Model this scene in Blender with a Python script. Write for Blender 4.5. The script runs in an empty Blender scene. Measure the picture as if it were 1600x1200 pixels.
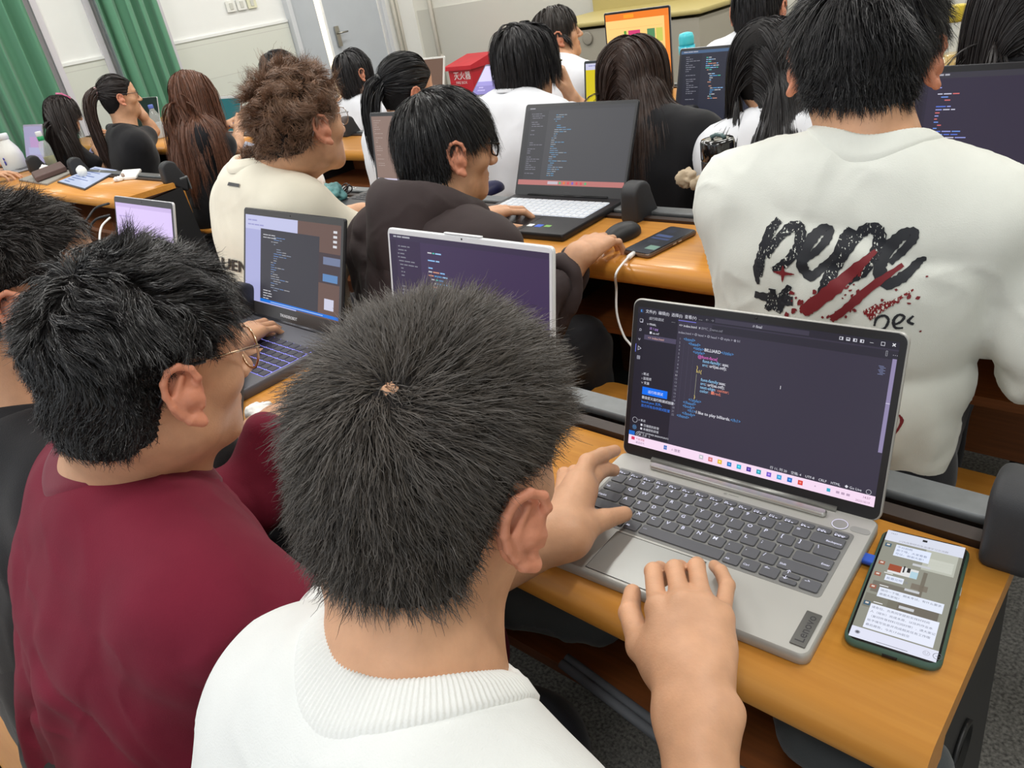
import bpy, math, random
import numpy as np
from mathutils import Vector, Matrix
from mathutils.bvhtree import BVHTree
rng = np.random.default_rng(7)
random.seed(7)
SC = bpy.context.scene
COL = SC.collection
A = np.array
def V(*a): return np.array(a, float)
def nrm(v): return v/(np.linalg.norm(v)+1e-12)

# ------------------------------------------------------------------ camera
CAM = V(0, 0, 1.33)
FPX = 1202.0
_r, _t, _y = math.radians(10.86634), math.radians(27.87398), math.radians(-46.73477)
def _camR():
    fwd = V(math.sin(_y)*math.cos(_t), math.cos(_y)*math.cos(_t), -math.sin(_t))
    right = V(math.cos(_y), -math.sin(_y), 0)
    down = np.cross(fwd, right)
    return np.array([math.cos(_r)*right+math.sin(_r)*down, -math.sin(_r)*right+math.cos(_r)*down, fwd])
CR = _camR()
def ray(x, y):
    v = CR.T @ V(x-800, y-600, FPX)
    return v/np.linalg.norm(v)
def onplane(x, y, ax, val):
    """point of the place seen at photo position x,y on the plane axis=val"""
    r = ray(x, y)
    return CAM + r*((val-CAM[ax])/r[ax])
def make_camera():
    cd = bpy.data.cameras.new('camera')
    cd.sensor_fit = 'HORIZONTAL'; cd.sensor_width = 36
    cd.lens = 36*FPX/1600
    cd.clip_start = 0.02
    o = bpy.data.objects.new('camera', cd); COL.objects.link(o)
    M = Matrix(((CR[0][0], -CR[1][0], -CR[2][0]), (CR[0][1], -CR[1][1], -CR[2][1]), (CR[0][2], -CR[1][2], -CR[2][2])))
    o.matrix_world = Matrix.Translation(Vector(CAM)) @ M.to_4x4()
    SC.camera = o

# ------------------------------------------------------------------ materials
def lin(c):
    return tuple(((x/255)/12.92 if x/255 <= .04045 else ((x/255+.055)/1.055)**2.4) for x in c)
MATS = {}
def mat(name, rgb=(200, 200, 200), rough=.5, metal=0, spec=.5, noise=0, nscale=30, bump=0, bscale=200, emit=None, estr=1,
        alpha=1, trans=0, sss=0, coat=0, sheen=0, stretch=None, rgb2=None, bdist=.001):
    if name in MATS: return MATS[name]
    m = bpy.data.materials.new(name); m.use_nodes = True
    nt = m.node_tree; nd = nt.nodes; L = nt.links
    b = nd['Principled BSDF']
    col = (*lin(rgb), 1)
    b.inputs['Base Color'].default_value = col
    b.inputs['Roughness'].default_value = rough
    b.inputs['Metallic'].default_value = metal
    b.inputs['Specular IOR Level'].default_value = spec
    b.inputs['Alpha'].default_value = alpha
    b.inputs['Transmission Weight'].default_value = trans
    if coat: b.inputs['Coat Weight'].default_value = coat; b.inputs['Coat Roughness'].default_value = .15
    if sheen: b.inputs['Sheen Weight'].default_value = sheen
    if sss:
        b.inputs['Subsurface Weight'].default_value = sss
        b.inputs['Subsurface Radius'].default_value = (1, .35, .2)
        b.inputs['Subsurface Scale'].default_value = .008
    if emit is not None:
        b.inputs['Emission Color'].default_value = (*lin(emit), 1)
        b.inputs['Emission Strength'].default_value = estr
    if noise or bump:
        tc = nd.new('ShaderNodeTexCoord')
        src = tc.outputs['Object']
        if stretch:
            mp = nd.new('ShaderNodeMapping'); mp.inputs['Scale'].default_value = stretch
            L.new(src, mp.inputs['Vector']); src = mp.outputs['Vector']
    if noise:
        n = nd.new('ShaderNodeTexNoise'); n.inputs['Scale'].default_value = nscale; n.inputs['Detail'].default_value = 5
        L.new(src, n.inputs['Vector'])
        r = nd.new('ShaderNodeValToRGB')
        c2 = (*lin(rgb2), 1) if rgb2 else (*[v*(1-noise) for v in col[:3]], 1)
        r.color_ramp.elements[0].color = c2
        r.color_ramp.elements[1].color = (*[min(1, v*(1+noise*.5)) for v in col[:3]], 1) if not rgb2 else col
        r.color_ramp.elements[0].position = .32; r.color_ramp.elements[1].position = .68
        L.new(n.outputs['Fac'], r.inputs['Fac']); L.new(r.outputs['Color'], b.inputs['Base Color'])
    if bump:
        n2 = nd.new('ShaderNodeTexNoise'); n2.inputs['Scale'].default_value = bscale; n2.inputs['Detail'].default_value = 3
        L.new(src, n2.inputs['Vector'])
        bp = nd.new('ShaderNodeBump'); bp.inputs['Strength'].default_value = bump; bp.inputs['Distance'].default_value = bdist
        L.new(n2.outputs['Fac'], bp.inputs['Height']); L.new(bp.outputs['Normal'], b.inputs['Normal'])
    MATS[name] = m
    return m
def emat(rgb, s=1.0):
    n = 'glow_%02x%02x%02x_%d' % (*rgb, int(s*100))
    return mat(n, (8, 8, 9), rough=.35, spec=.25, emit=rgb, estr=s)

# ------------------------------------------------------------------ objects
def thing(name, label, cat, loc, group=None):
    o = bpy.data.objects.new(name, None); COL.objects.link(o)
    o.empty_display_size = .05
    o.location = Vector(loc); o['label'] = label; o['category'] = cat
    if group: o['group'] = group
    return o
def root_loc(p):
    while p.parent: p = p.parent
    return A(p.location)
def link_mesh(name, verts, faces, mats, parent=None, mi=None, smooth=False, label=None):
    me = bpy.data.meshes.new(name)
    verts = np.asarray(verts, float)
    if parent is not None: verts = verts-root_loc(parent)
    if isinstance(faces, np.ndarray):
        nf, k = faces.shape
        me.vertices.add(len(verts)); me.vertices.foreach_set('co', verts.astype(np.float32).ravel())
        me.loops.add(nf*k); me.loops.foreach_set('vertex_index', faces.astype(np.int32).ravel())
        me.polygons.add(nf); me.polygons.foreach_set('loop_start', np.arange(0, nf*k, k, dtype=np.int32))
        me.update(calc_edges=True)
    else:
        me.from_pydata([tuple(v) for v in verts], [], faces); me.update()
    for m in (mats if isinstance(mats, (list, tuple)) else [mats]): me.materials.append(m)
    if mi is not None: me.polygons.foreach_set('material_index', np.asarray(mi, dtype=np.int32))
    if smooth is True: me.polygons.foreach_set('use_smooth', np.ones(len(me.polygons), bool))
    elif smooth is not False: me.polygons.foreach_set('use_smooth', np.asarray(smooth, bool))
    me.validate()
    o = bpy.data.objects.new(name, me); COL.objects.link(o)
    if parent is not None: o.parent = parent
    if label: o['label'] = label
    return o
def tag(o, label=None, cat=None, group=None, kind=None):
    if label: o['label'] = label
    if cat: o['category'] = cat
    if group: o['group'] = group
    if kind: o['kind'] = kind
    return o

_tc = {}
def text_geo(s, size=1.0, align='LEFT', bold=0):
    key = (s, align, bold)
    if key not in _tc:
        cu = bpy.data.curves.new('txt', 'FONT'); cu.body = s; cu.size = 1; cu.align_x = align
        cu.resolution_u = 2; cu.offset = bold
        ob = bpy.data.objects.new('txt', cu); COL.objects.link(ob)
        bpy.context.view_layer.update()
        dg = bpy.context.evaluated_depsgraph_get(); oe = ob.evaluated_get(dg)
        me = oe.to_mesh()
        v = A([tuple(x.co) for x in me.vertices]).reshape(-1, 3); f = [tuple(p.vertices) for p in me.polygons]
        oe.to_mesh_clear()
        bpy.data.objects.remove(ob); bpy.data.curves.remove(cu)
        _tc[key] = (v, f)
    v, f = _tc[key]
    return v*size, f

class MB:
    def __init__(s, M=None, t=None):
        s.v = []; s.f = []; s.m = []; s.sm = []; s.M = np.eye(3) if M is None else A(M, float); s.t = np.zeros(3) if t is None else A(t, float)
    def put(s, v, f, mi=0, smooth=False):
        n = len(s.v); v = np.asarray(v, float)
        s.v.extend((v @ s.M.T + s.t).tolist())
        s.f.extend([tuple(i+n for i in q) for q in f]); s.m.extend([mi]*len(f)); s.sm.extend([smooth]*len(f))
    def box(s, c, d, mi=0, R=None):
        c = A(c, float); h = A(d, float)/2
        v = A([[x, y, z] for x in (-1, 1) for y in (-1, 1) for z in (-1, 1)])*h
        if R is not None: v = v @ A(R).T
        s.put(v+c, [(0, 1, 3, 2), (4, 6, 7, 5), (0, 4, 5, 1), (2, 3, 7, 6), (0, 2, 6, 4), (1, 5, 7, 3)], mi)
    def rbox(s, c, d, r=.005, e=.001, mi=0, R=None, n=5, top=None):
        """box with rounded upright corners and a small bevel round top and bottom"""
        c = A(c, float); w, l, h = d[0]/2, d[1]/2, d[2]/2
        r = min(r, w*.99, l*.99); e = min(e, h*.9, r*.9 if r > 0 else e)
        out = []
        for cx, cy, a0 in ((w-r, l-r, 0), (-w+r, l-r, 90), (-w+r, -l+r, 180), (w-r, -l+r, 270)):
            for i in range(n+1):
                a = math.radians(a0+90*i/n); out.append((cx, cy, math.cos(a), math.sin(a)))
        k = len(out); v = []
        for z, rr in ((-h, r-e), (-h+e, r), (h-e, r), (h, r-e)):
            for cx, cy, ca, sa in out: v.append((cx+ca*rr, cy+sa*rr, z))
        v = A(v)
        if R is not None: v = v @ A(R).T
        f = [tuple(range(k))[::-1]]
        for j in range(3):
            for i in range(k): f.append((j*k+i, j*k+(i+1) % k, (j+1)*k+(i+1) % k, (j+1)*k+i))
        n0 = len(s.f); s.put(v+c, f, mi, True); s.sm[n0] = False
        s.put((v+c)[3*k:], [tuple(range(k))], mi if top is None else top)
    def tube(s, pts, r, n=8, mi=0, cap=True, closed=False):
        pts = [A(p, float) for p in pts]; m = len(pts)
        rs = r if hasattr(r, '__len__') else [r]*m
        v = []; up = None
        for i, p in enumerate(pts):
            a = pts[(i-1) % m] if (i > 0 or closed) else p; b = pts[(i+1) % m] if (i < m-1 or closed) else p
            t = nrm(b-a)
            if up is None:
                up = np.cross(t, V(0, 0, 1) if abs(t[2]) < .9 else V(1, 0, 0)); up = nrm(up)
            up = nrm(up-t*np.dot(up, t)); w = np.cross(t, up)
            for j in range(n):
                an = 2*math.pi*j/n; v.append(p+(up*math.cos(an)+w*math.sin(an))*rs[i])
        f = []
        for i in range(m if closed else m-1):
            for j in range(n):
                i2 = (i+1) % m
                f.append((i*n+j, i*n+(j+1) % n, i2*n+(j+1) % n, i2*n+j))
        if cap and not closed: f += [tuple(range(n))[::-1], tuple(range((m-1)*n, m*n))]
        s.put(v, f, mi, True)
    def lathe(s, prof, c=(0, 0, 0), n=24, mi=0, R=None):
        v = []
        for r, z in prof:
            for j in range(n):
                a = 2*math.pi*j/n; v.append((r*math.cos(a), r*math.sin(a), z))
        v = A(v)
        if R is not None: v = v @ A(R).T
        m = len(prof); f = []
        for i in range(m-1):
            for j in range(n): f.append((i*n+j, i*n+(j+1) % n, (i+1)*n+(j+1) % n, (i+1)*n+j))
        f += [tuple(range(n))[::-1], tuple(range((m-1)*n, m*n))]
        s.put(v+A(c), f, mi, True)
    def prism(s, poly, ax, a, b, mi=0, smooth=False):
        """extrude a 2D outline along axis ax from a to b; outline gives the other two axes in order"""
        k = len(poly); v = []
        for t in (a, b):
            for p, q in poly:
                x = [0, 0, 0]; o = [i for i in range(3) if i != ax]; x[o[0]] = p; x[o[1]] = q; x[ax] = t; v.append(x)
        f = [tuple(range(k))[::-1], tuple(range(k, 2*k))]+[(i, (i+1) % k, k+(i+1) % k, k+i) for i in range(k)]
        n0 = len(s.sm); s.put(v, f, mi, smooth); s.sm[n0] = s.sm[n0+1] = False
    def text(s, string, o, ux, uy, size, mi=0, align='LEFT', bold=0):
        v, f = text_geo(string, size, align, bold)
        if not len(v): return
        s.put(A(o, float)+v[:, :1]*A(ux, float)+v[:, 1:2]*A(uy, float), f, mi)
    def make(s, name, mats, parent=None, label=None):
        return link_mesh(name, s.v, s.f, mats, parent, s.m, s.sm, label)
def rotz(a):
    c, s_ = math.cos(a), math.sin(a); return A([[c, -s_, 0], [s_, c, 0], [0, 0, 1]])
def rotx(a):
    c, s_ = math.cos(a), math.sin(a); return A([[1, 0, 0], [0, c, -s_], [0, s_, c]])
def roty(a):
    c, s_ = math.cos(a), math.sin(a); return A([[c, 0, s_], [0, 1, 0], [-s_, 0, c]])

# ------------------------------------------------------------------ noise
def _hash(ix, iy, iz, seed):
    h = (ix*374761393 + iy*668265263 + iz*2147483647 + seed*1274126177) & 0xFFFFFFFF
    h = ((h ^ (h >> 13))*1274126177) & 0xFFFFFFFF
    return ((h ^ (h >> 16)) & 0xFFFF)/65535.0*2-1
def vnoise(p, seed=0):
    p = np.asarray(p, float); i = np.floor(p).astype(np.int64); f = p-i; u = f*f*(3-2*f)
    r = 0
    for dx in (0, 1):
        for dy in (0, 1):
            for dz in (0, 1):
                w = (u[:, 0] if dx else 1-u[:, 0])*(u[:, 1] if dy else 1-u[:, 1])*(u[:, 2] if dz else 1-u[:, 2])
                r = r+w*_hash(i[:, 0]+dx, i[:, 1]+dy, i[:, 2]+dz, seed)
    return r
def fbm(p, seed=0, o=3):
    r = 0; a = 1
    for k in range(o): r = r+a*vnoise(p*(2**k), seed+k*11); a *= .5
    return r
def ridge(p, seed=0):
    return 1-np.abs(vnoise(p, seed))*2

# ------------------------------------------------------------------ distance fields
class Field:
    def __init__(s): s.p = []; s.M = np.eye(3); s.t = np.zeros(3); s.s = 1.0
    def frame(s, M, t, sc=1.0): s.M = A(M, float); s.t = A(t, float); s.s = sc
    def _pt(s, a): return s.M @ (A(a, float)*s.s)+s.t
    def rc(s, a, b, ra, rb, k=.01, op=1, flat=None):
        """round cone a-b; flat=(axis, factor) squashes it along an axis"""
        a, b = s._pt(a), s._pt(b); ra *= s.s; rb *= s.s
        if flat is not None: flat = (nrm(s.M @ A(flat[0], float)), flat[1])
        r = max(ra, rb)*(1 if flat is None else max(1, flat[1]))
        s.p.append(('rc', (a, b, ra, rb, flat), np.minimum(a, b)-r, np.maximum(a, b)+r, k*s.s, op))
    def el(s, c, r, k=.01, op=1, R=None):
        c = s._pt(c); r = A(r, float)*s.s; Mx = s.M if R is None else s.M @ A(R)
        rr = np.abs(Mx) @ r
        s.p.append(('el', (c, r, Mx), c-rr, c+rr, k*s.s, op))
    def box(s, c, h, rad=.0, k=.005, op=1, R=None):
        c = s._pt(c); h = A(h, float)*s.s; Mx = s.M if R is None else s.M @ A(R)
        rr = np.abs(Mx) @ h
        s.p.append(('bx', (c, h, Mx, rad), c-rr, c+rr, k*s.s, op))
    @staticmethod
    def ev(kind, a, P):
        if kind == 'rc':
            A0, B0, ra, rb, flat = a
            q = P-A0; ba = B0-A0
            if flat is not None:
                n, f = flat
                q = q+(q @ n)[..., None]*n*(1/f-1); ba = ba+np.dot(ba, n)*n*(1/f-1)
            h = np.clip((q @ ba)/max(np.dot(ba, ba), 1e-12), 0, 1)
            d = np.sqrt(((q-h[..., None]*ba)**2).sum(-1))-(ra+(rb-ra)*h)
            return d*(min(1, flat[1]) if flat is not None else 1)
        if kind == 'el':
            c, r, M = a; q = (P-c) @ M
            k0 = np.sqrt(((q/r)**2).sum(-1)); k1 = np.sqrt(((q/(r*r))**2).sum(-1))+1e-9
            return k0*(k0-1)/k1
        c, h, M, rad = a
        q = np.abs((P-c) @ M)-h+rad
        return np.sqrt((np.maximum(q, 0)**2).sum(-1))+np.minimum(q.max(-1), 0)-rad
    @staticmethod
    def comb(D, d, k, op):
        if op > 0:
            h = np.maximum(k-np.abs(D-d), 0)/max(k, 1e-9)
            return np.minimum(D, d)-h*h*k*.25
        d = -d; h = np.maximum(k-np.abs(D-d), 0)/max(k, 1e-9)
        return np.maximum(D, d)+h*h*k*.25
    def eval(s, P, limit=None):
        D = np.ones(P.shape[:-1])*10.0
        for kind, a, lo, hi, k, op in s.p[:limit]: D = s.comb(D, s.ev(kind, a, P), k, op)
        return D
    def mesh(s, res, lo=None, hi=None):
        los = np.min([q[2] for q in s.p if q[5] > 0], axis=0); his = np.max([q[3] for q in s.p if q[5] > 0], axis=0)
        lo = los-3*res if lo is None else np.maximum(lo, los-3*res); hi = his+3*res if hi is None else np.minimum(hi, his+3*res)
        n = np.ceil((hi-lo)/res).astype(int)+1
        ax = [lo[i]+np.arange(n[i])*res for i in range(3)]
        D = np.full(n, .05, np.float64)
        for kind, a, pl, ph, k, op in s.p:
            m = k+4*res
            i0 = np.clip(np.floor((pl-m-lo)/res).astype(int), 0, n); i1 = np.clip(np.ceil((ph+m-lo)/res).astype(int)+1, 0, n)
            if (i1 <= i0).any(): continue
            g = np.stack(np.meshgrid(*[ax[i][i0[i]:i1[i]] for i in range(3)], indexing='ij'), -1)
            sl = tuple(slice(i0[i], i1[i]) for i in range(3))
            D[sl] = s.comb(D[sl], s.ev(kind, a, g), k, op)
        return surface_nets(D, lo, res)
def surface_nets(D, lo, res):
    ins = D < 0
    c = [ins[i:D.shape[0]-1+i, j:D.shape[1]-1+j, k:D.shape[2]-1+k] for i in (0, 1) for j in (0, 1) for k in (0, 1)]
    cnt = sum(x.astype(np.int8) for x in c)
    act = (cnt > 0) & (cnt < 8)
    idx = -np.ones(act.shape, np.int64); cells = np.argwhere(act); idx[act] = np.arange(len(cells))
    acc = np.zeros((len(cells), 3)); num = np.zeros(len(cells))
    cor = [(i, j, k) for i in (0, 1) for j in (0, 1) for k in (0, 1)]
    vals = [D[cells[:, 0]+i, cells[:, 1]+j, cells[:, 2]+k] for i, j, k in cor]
    for a in range(8):
        for b in range(a+1, 8):
            ca, cb = A(cor[a]), A(cor[b])
            if abs(ca-cb).sum() != 1: continue
            m = (vals[a] < 0) != (vals[b] < 0)
            t = np.where(m, vals[a]/np.where(m, vals[a]-vals[b], 1), 0)
            acc[m] += (ca+(cb-ca)*t[:, None])[m]; num[m] += 1
    verts = lo+(cells+acc/num[:, None])*res
    faces = []
    for ax in range(3):
        o = [i for i in range(3) if i != ax]
        s0 = [slice(None)]*3; s1 = [slice(None)]*3; s0[ax] = slice(0, -1); s1[ax] = slice(1, None)
        a, b = ins[tuple(s0)], ins[tuple(s1)]
        e = np.argwhere(a != b); ok = (e[:, o[0]] > 0) & (e[:, o[1]] > 0) & (e[:, o[0]] < D.shape[o[0]]-1) & (e[:, o[1]] < D.shape[o[1]]-1)
        e = e[ok]; flip = a[e[:, 0], e[:, 1], e[:, 2]]
        q = []
        for du, dv in ((-1, -1), (0, -1), (0, 0), (-1, 0)):
            w = e.copy(); w[:, o[0]] += du; w[:, o[1]] += dv; q.append(idx[w[:, 0], w[:, 1], w[:, 2]])
        q = np.stack(q, 1)
        if ax == 1: flip = ~flip
        q[~flip] = q[~flip][:, ::-1]
        faces.append(q)
    return verts, np.concatenate(faces)
def join(parts):
    vs, fs, n = [], [], 0
    for v, f in parts: vs.append(v); fs.append(f+n); n += len(v)
    return np.concatenate(vs), np.concatenate(fs)
def vnormals(v, f):
    a, b, c, d = (v[f[:, i]] for i in range(4)); n = np.cross(c-a, d-b)
    out = np.zeros_like(v)
    for i in range(4): np.add.at(out, f[:, i], n)
    return out/(np.linalg.norm(out, axis=1)[:, None]+1e-12)
LAMP_W = 21; WORLD_S = .8; EXPO = .3
# ------------------------------------------------------------------ heads, hands, bodies, hair
def frame_of(yaw, pitch=0, roll=0):
    """columns: right, front (+Y when yaw=0), up; pitch>0 looks down, yaw>0 turns left"""
    return rotz(math.radians(yaw)) @ roty(math.radians(roll)) @ rotx(-math.radians(pitch))
def head_prims(F, M, c, sc=1.0, jaw=1.0):
    F.frame(M, c, sc)
    F.el((0, -.018, .022), (.0765, .091, .083), k=.02)
    F.el((0, .028, .03), (.066, .062, .070), k=.03)
    F.el((0, .03, -.03), (.062, .058, .07), k=.03)
    F.el((0, -.045, -.03), (.060, .055, .055), k=.03)
    F.rc((-.036, .012, -.072), (.036, .012, -.072), .026*jaw, .026*jaw, k=.03)
    F.rc((-.030, .02, -.078), (-.006, .070, -.096), .020*jaw, .016, k=.02); F.rc((.030, .02, -.078), (.006, .070, -.096), .020*jaw, .016, k=.02)
    F.el((0, .076, -.098), (.020, .015, .015), k=.015)
    F.el((0, .066, -.07), (.032, .025, .03), k=.02)
    for s in (-1, 1):
        F.el((s*.044, .052, -.028), (.021, .022, .018), k=.02)
        F.rc((s*.014, .083, .019), (s*.044, .070, .017), .009, .010, k=.012)
        F.el((s*.032, .098, -.003), (.019, .014, .013), k=.012, op=-1)
        F.el((s*.031, .074, -.004), (.0135, .0125, .0125), k=.003)
        F.rc((s*.043, .079, -.001), (s*.022, .083, .0005), .0045, .0045, k=.004)
        F.rc((s*.041, .0785, -.0095), (s*.023, .082, -.0095), .004, .004, k=.004)
    F.rc((0, .086, .010), (0, .107, -.031), .0075, .0105, k=.010)
    F.el((0, .108, -.034), (.0115, .011, .0095), k=.006)
    for s in (-1, 1): F.el((s*.0125, .098, -.037), (.007, .009, .007), k=.006); F.el((s*.006, .104, -.044), (.0035, .005, .003), k=.002, op=-1)
    F.rc((-.018, .085, -.061), (.018, .085, -.061), .0055, .0055, k=.005); F.el((0, .091, -.060), (.014, .0065, .0045), k=.004)
    F.el((0, .089, -.070), (.016, .0075, .006), k=.004)
    F.rc((-.021, .094, -.0648), (.021, .094, -.0648), .0016, .0016, k=.002, op=-1)
def ear_geo(M, c, side, sc=1.0, flare=.35, n=30):
    """an ear: helix rim, antihelix, concha bowl, tragus and lobe as one fine field"""
    E_ = Field(); fl = flare*side
    # ear local: u toward the face(front), v up, w outward
    w = nrm(V(side*math.cos(flare), -math.sin(flare)*1.0, 0)); u = nrm(V(side*math.sin(flare)*1.0, math.cos(flare), 0)); u = nrm(u*1.0+V(0, 0, 0)); v = V(0, -.12, 1); v = nrm(v-np.dot(v, w)*w); u = nrm(np.cross(v, w)); u = u if u[1] > 0 else -u
    base = V(side*.0765, -.004, -.020)
    R = np.stack([u, v, w], 1)
    E_.frame(M @ R, A(c)+M @ (base*sc), sc)
    P = [(.007, .006), (.010, .018), (.006, .028), (-.004, .033), (-.014, .030), (-.020, .020), (-.0205, .008), (-.017, -.004), (-.011, -.014), (-.005, -.021)]
    P3 = [(p[0], p[1], .010+.004*math.sin(i/9*3.1)) for i, p in enumerate(P)]; P3[0] = (.009, .003, .002)
    for a, b in zip(P3[:-1], P3[1:]): E_.rc(a, b, .0032, .0032, k=.002)
    E_.rc((-.004, -.021, .010), (.004, -.026, .008), .0055, .005, k=.004)          # lobe
    E_.rc((.003, -.018, .006), (.006, -.026, .006), .005, .004, k=.004)
    E_.el((-.006, .004, .005), (.016, .028, .0048), k=.004)                         # back plate
    E_.rc((-.003, .022, .010), (-.012, .004, .0115), .0028, .003, k=.003); E_.rc((-.012, .004, .0115), (-.006, -.013, .0105), .003, .003, k=.003)
    E_.el((-.001, -.001, .012), (.0085, .0125, .0085), k=.003, op=-1)               # concha
    E_.rc((.009, -.004, .008), (.008, -.010, .008), .0035, .0035, k=.003)           # tragus
    E_.rc((-.002, -.002, -.006), (-.001, .000, .004), .014, .012, k=.006)           # root into the head
    return E_
def hand_prims(F, W, d, n, side, curl=(.5, .5, .55, .6), thumb=.4, sc=1.0, spread=.10, tbend=.35):
    """W wrist, d direction to the knuckles, n back-of-hand normal, side=+1 right hand"""
    d = nrm(A(d, float)); n = nrm(A(n, float)-np.dot(n, d)*d); r = np.cross(d, n)  # towards the little finger for a right hand
    r = r*side
    F.frame(np.eye(3), (0, 0, 0), 1)
    W = A(W, float)
    mcp = []
    for i, (o, l) in enumerate(((-.028, .088), (-.008, .092), (.012, .087), (.030, .078))):
        mcp.append(W+d*l*sc+r*o*sc-n*(.003*abs(i-1.2))*sc)
    for i, m in enumerate(mcp):
        F.rc(W+r*(-.014+.0105*i)*sc, m, .016*sc, .0108*sc, k=.012)
    F.rc(W+d*.02*sc-n*.006*sc, W+d*.062*sc-n*.007*sc, .021*sc, .022*sc, k=.015, flat=(n, .62))
    F.rc(W-d*.01*sc+r*-.008, W-d*.01*sc+r*.010, .019*sc, .018*sc, k=.015)
    tips = []
    L = ((.043, .026, .021), (.047, .029, .022), (.043, .027, .021), (.034, .021, .019))
    for i, m in enumerate(mcp):
        a = curl[i]; dirn = nrm(d+r*(i-1.3)*spread); p = m; rad = (.0088, .009, .0085, .0075)[i]*sc
        ang = a*.55
        for j, l in enumerate(L[i]):
            dd = dirn*math.cos(ang)-n*math.sin(ang)
            q = p+dd*l*sc; r2 = rad*(.93, .88, .80)[j]
            F.rc(p, q, rad, r2, k=.0028); p = q; rad = r2; ang += a*(1.0, .75, 0)[j]
        tips.append((p, dd))
    # thumb leaves the side of the palm near its base
    b = W+d*.022*sc-r*.024*sc-n*.008*sc
    td = nrm(d*.62-r*(.45+thumb*.6)-n*.35)
    m1 = b+td*.042*sc; F.rc(b+r*.008, m1, .0155*sc, .0118*sc, k=.012)
    td2 = nrm(td+r*tbend*.6+d*tbend*.8); m2 = m1+td2*.031*sc; F.rc(m1, m2, .011*sc, .0095*sc, k=.004)
    td3 = nrm(td2+r*tbend*.5+d*.2); m3 = m2+td3*.025*sc; F.rc(m2, m3, .0097*sc, .0078*sc, k=.003)
    return tips
def smoothv(v, f, it=1):
    for _ in range(it):
        acc = np.zeros_like(v); cnt = np.zeros(len(v))
        for i in range(4):
            j = (i+1) % 4
            np.add.at(acc, f[:, i], v[f[:, j]]); np.add.at(cnt, f[:, i], 1)
            np.add.at(acc, f[:, j], v[f[:, i]]); np.add.at(cnt, f[:, j], 1)
        v = v*.4+.6*acc/np.maximum(cnt, 1)[:, None]
    return v

SKIN = dict(rgb=(206, 156, 118), rough=.48, spec=.4, sss=.10, noise=.10, nscale=45, bump=.25, bscale=450)
def skin_mats(key='skin', rgb=(206, 156, 118)):
    a = mat(key, **{**SKIN, 'rgb': rgb})
    e = mat(key+'_ear', **{**SKIN, 'rgb': (rgb[0]+4, rgb[1]-18, rgb[2]-14)})
    l = mat('lips', **{**SKIN, 'rgb': (176, 106, 92)})
    return a, e, l

def scalp_mask(L, cut='m', z0=0.0):
    """L = head-local points (unit head); true where hair grows"""
    y, z, x = L[:, 1], L[:, 2], np.abs(L[:, 0])
    if cut == 'm': zb = np.interp(y, [-.12, -.06, -.035, -.018, .012, .03, .05, .075, .1], [-.082, -.080, -.06, .012, .014, .004, .045, .068, .07])
    elif cut == 'f': zb = np.interp(y, [-.12, -.06, -.03, -.012, .012, .03, .05, .075, .1], [-.09, -.085, -.06, -.02, .005, .0, .04, .066, .07])
    else: zb = np.interp(y, [-.12, -.06, -.035, -.018, .012, .03, .05, .075, .1], [-.062, -.06, -.045, .015, .016, .012, .045, .068, .07])
    return z > zb+z0

class HairGrower:
    """grows strands over a head (and shoulders) and builds them as slim tapering ribbons"""
    def __init__(s, M, c, sc, torso=None):
        s.M, s.c, s.sc, s.torso = M, c, sc, torso
    def loc(s, P): return ((P-s.c) @ s.M)/s.sc
    def dist(s, P):
        q = s.loc(P)
        r = V(.078, .098, .087); k0 = np.sqrt((((q-V(0, -.008, .024))/r)**2).sum(-1)); k1 = np.sqrt((((q-V(0, -.008, .024))/(r*r))**2).sum(-1))+1e-9
        d = k0*(k0-1)/k1*s.sc
        r = V(.064, .072, .085); k0 = np.sqrt((((q-V(0, -.004, -.03))/r)**2).sum(-1)); k1 = np.sqrt((((q-V(0, -.004, -.03))/(r*r))**2).sum(-1))+1e-9
        d = np.minimum(d, k0*(k0-1)/k1*s.sc)
        if s.torso is not None: d = np.minimum(d, s.torso.eval(P))
        return d
    def grad(s, P):
        e = .002; d0 = s.dist(P); g = np.stack([s.dist(P+V(e, 0, 0))-d0, s.dist(P+V(0, e, 0))-d0, s.dist(P+V(0, 0, e))-d0], -1)
        return g/(np.linalg.norm(g, axis=1)[:, None]+1e-9), d0
    def grow(s, roots, d0, length, seg=10, grav=.2, curl=0, cfreq=30, off=None, seed=1, stiff=1.0, lift=0, gdir=None, tgt=None):
        n = len(roots); P = roots.copy(); D = d0/(np.linalg.norm(d0, axis=1)[:, None]+1e-9)
        out = [P.copy()]; step = (length/seg)[:, None]
        off = np.zeros(n) if off is None else off
        G = V(0, 0, -1) if gdir is None else gdir
        for k in range(seg):
            t = (k+1)/seg
            D = D+G*(grav*(1.2/seg) if grav < 1 else grav*.16)
            if tgt is not None:
                q = tgt-P; D = D*.5+q/(np.linalg.norm(q, axis=1)[:, None]+1e-6)*.8
            if curl:
                w = np.stack([vnoise(P*cfreq+7*i, seed+i) for i in range(3)], 1)
                D = D+w*curl
            D /= (np.linalg.norm(D, axis=1)[:, None]+1e-9)
            P = P+D*step
            g, d = s.grad(P)
            want = off*min(1, t*3)
            push = np.maximum(want-d, 0)[:, None]
            P = P+g*push
            inw = np.minimum((D*g).sum(1), 0)[:, None]*(push > 0)
            D = D-g*inw
            out.append(P.copy())
        return np.stack(out, 1)
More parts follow.
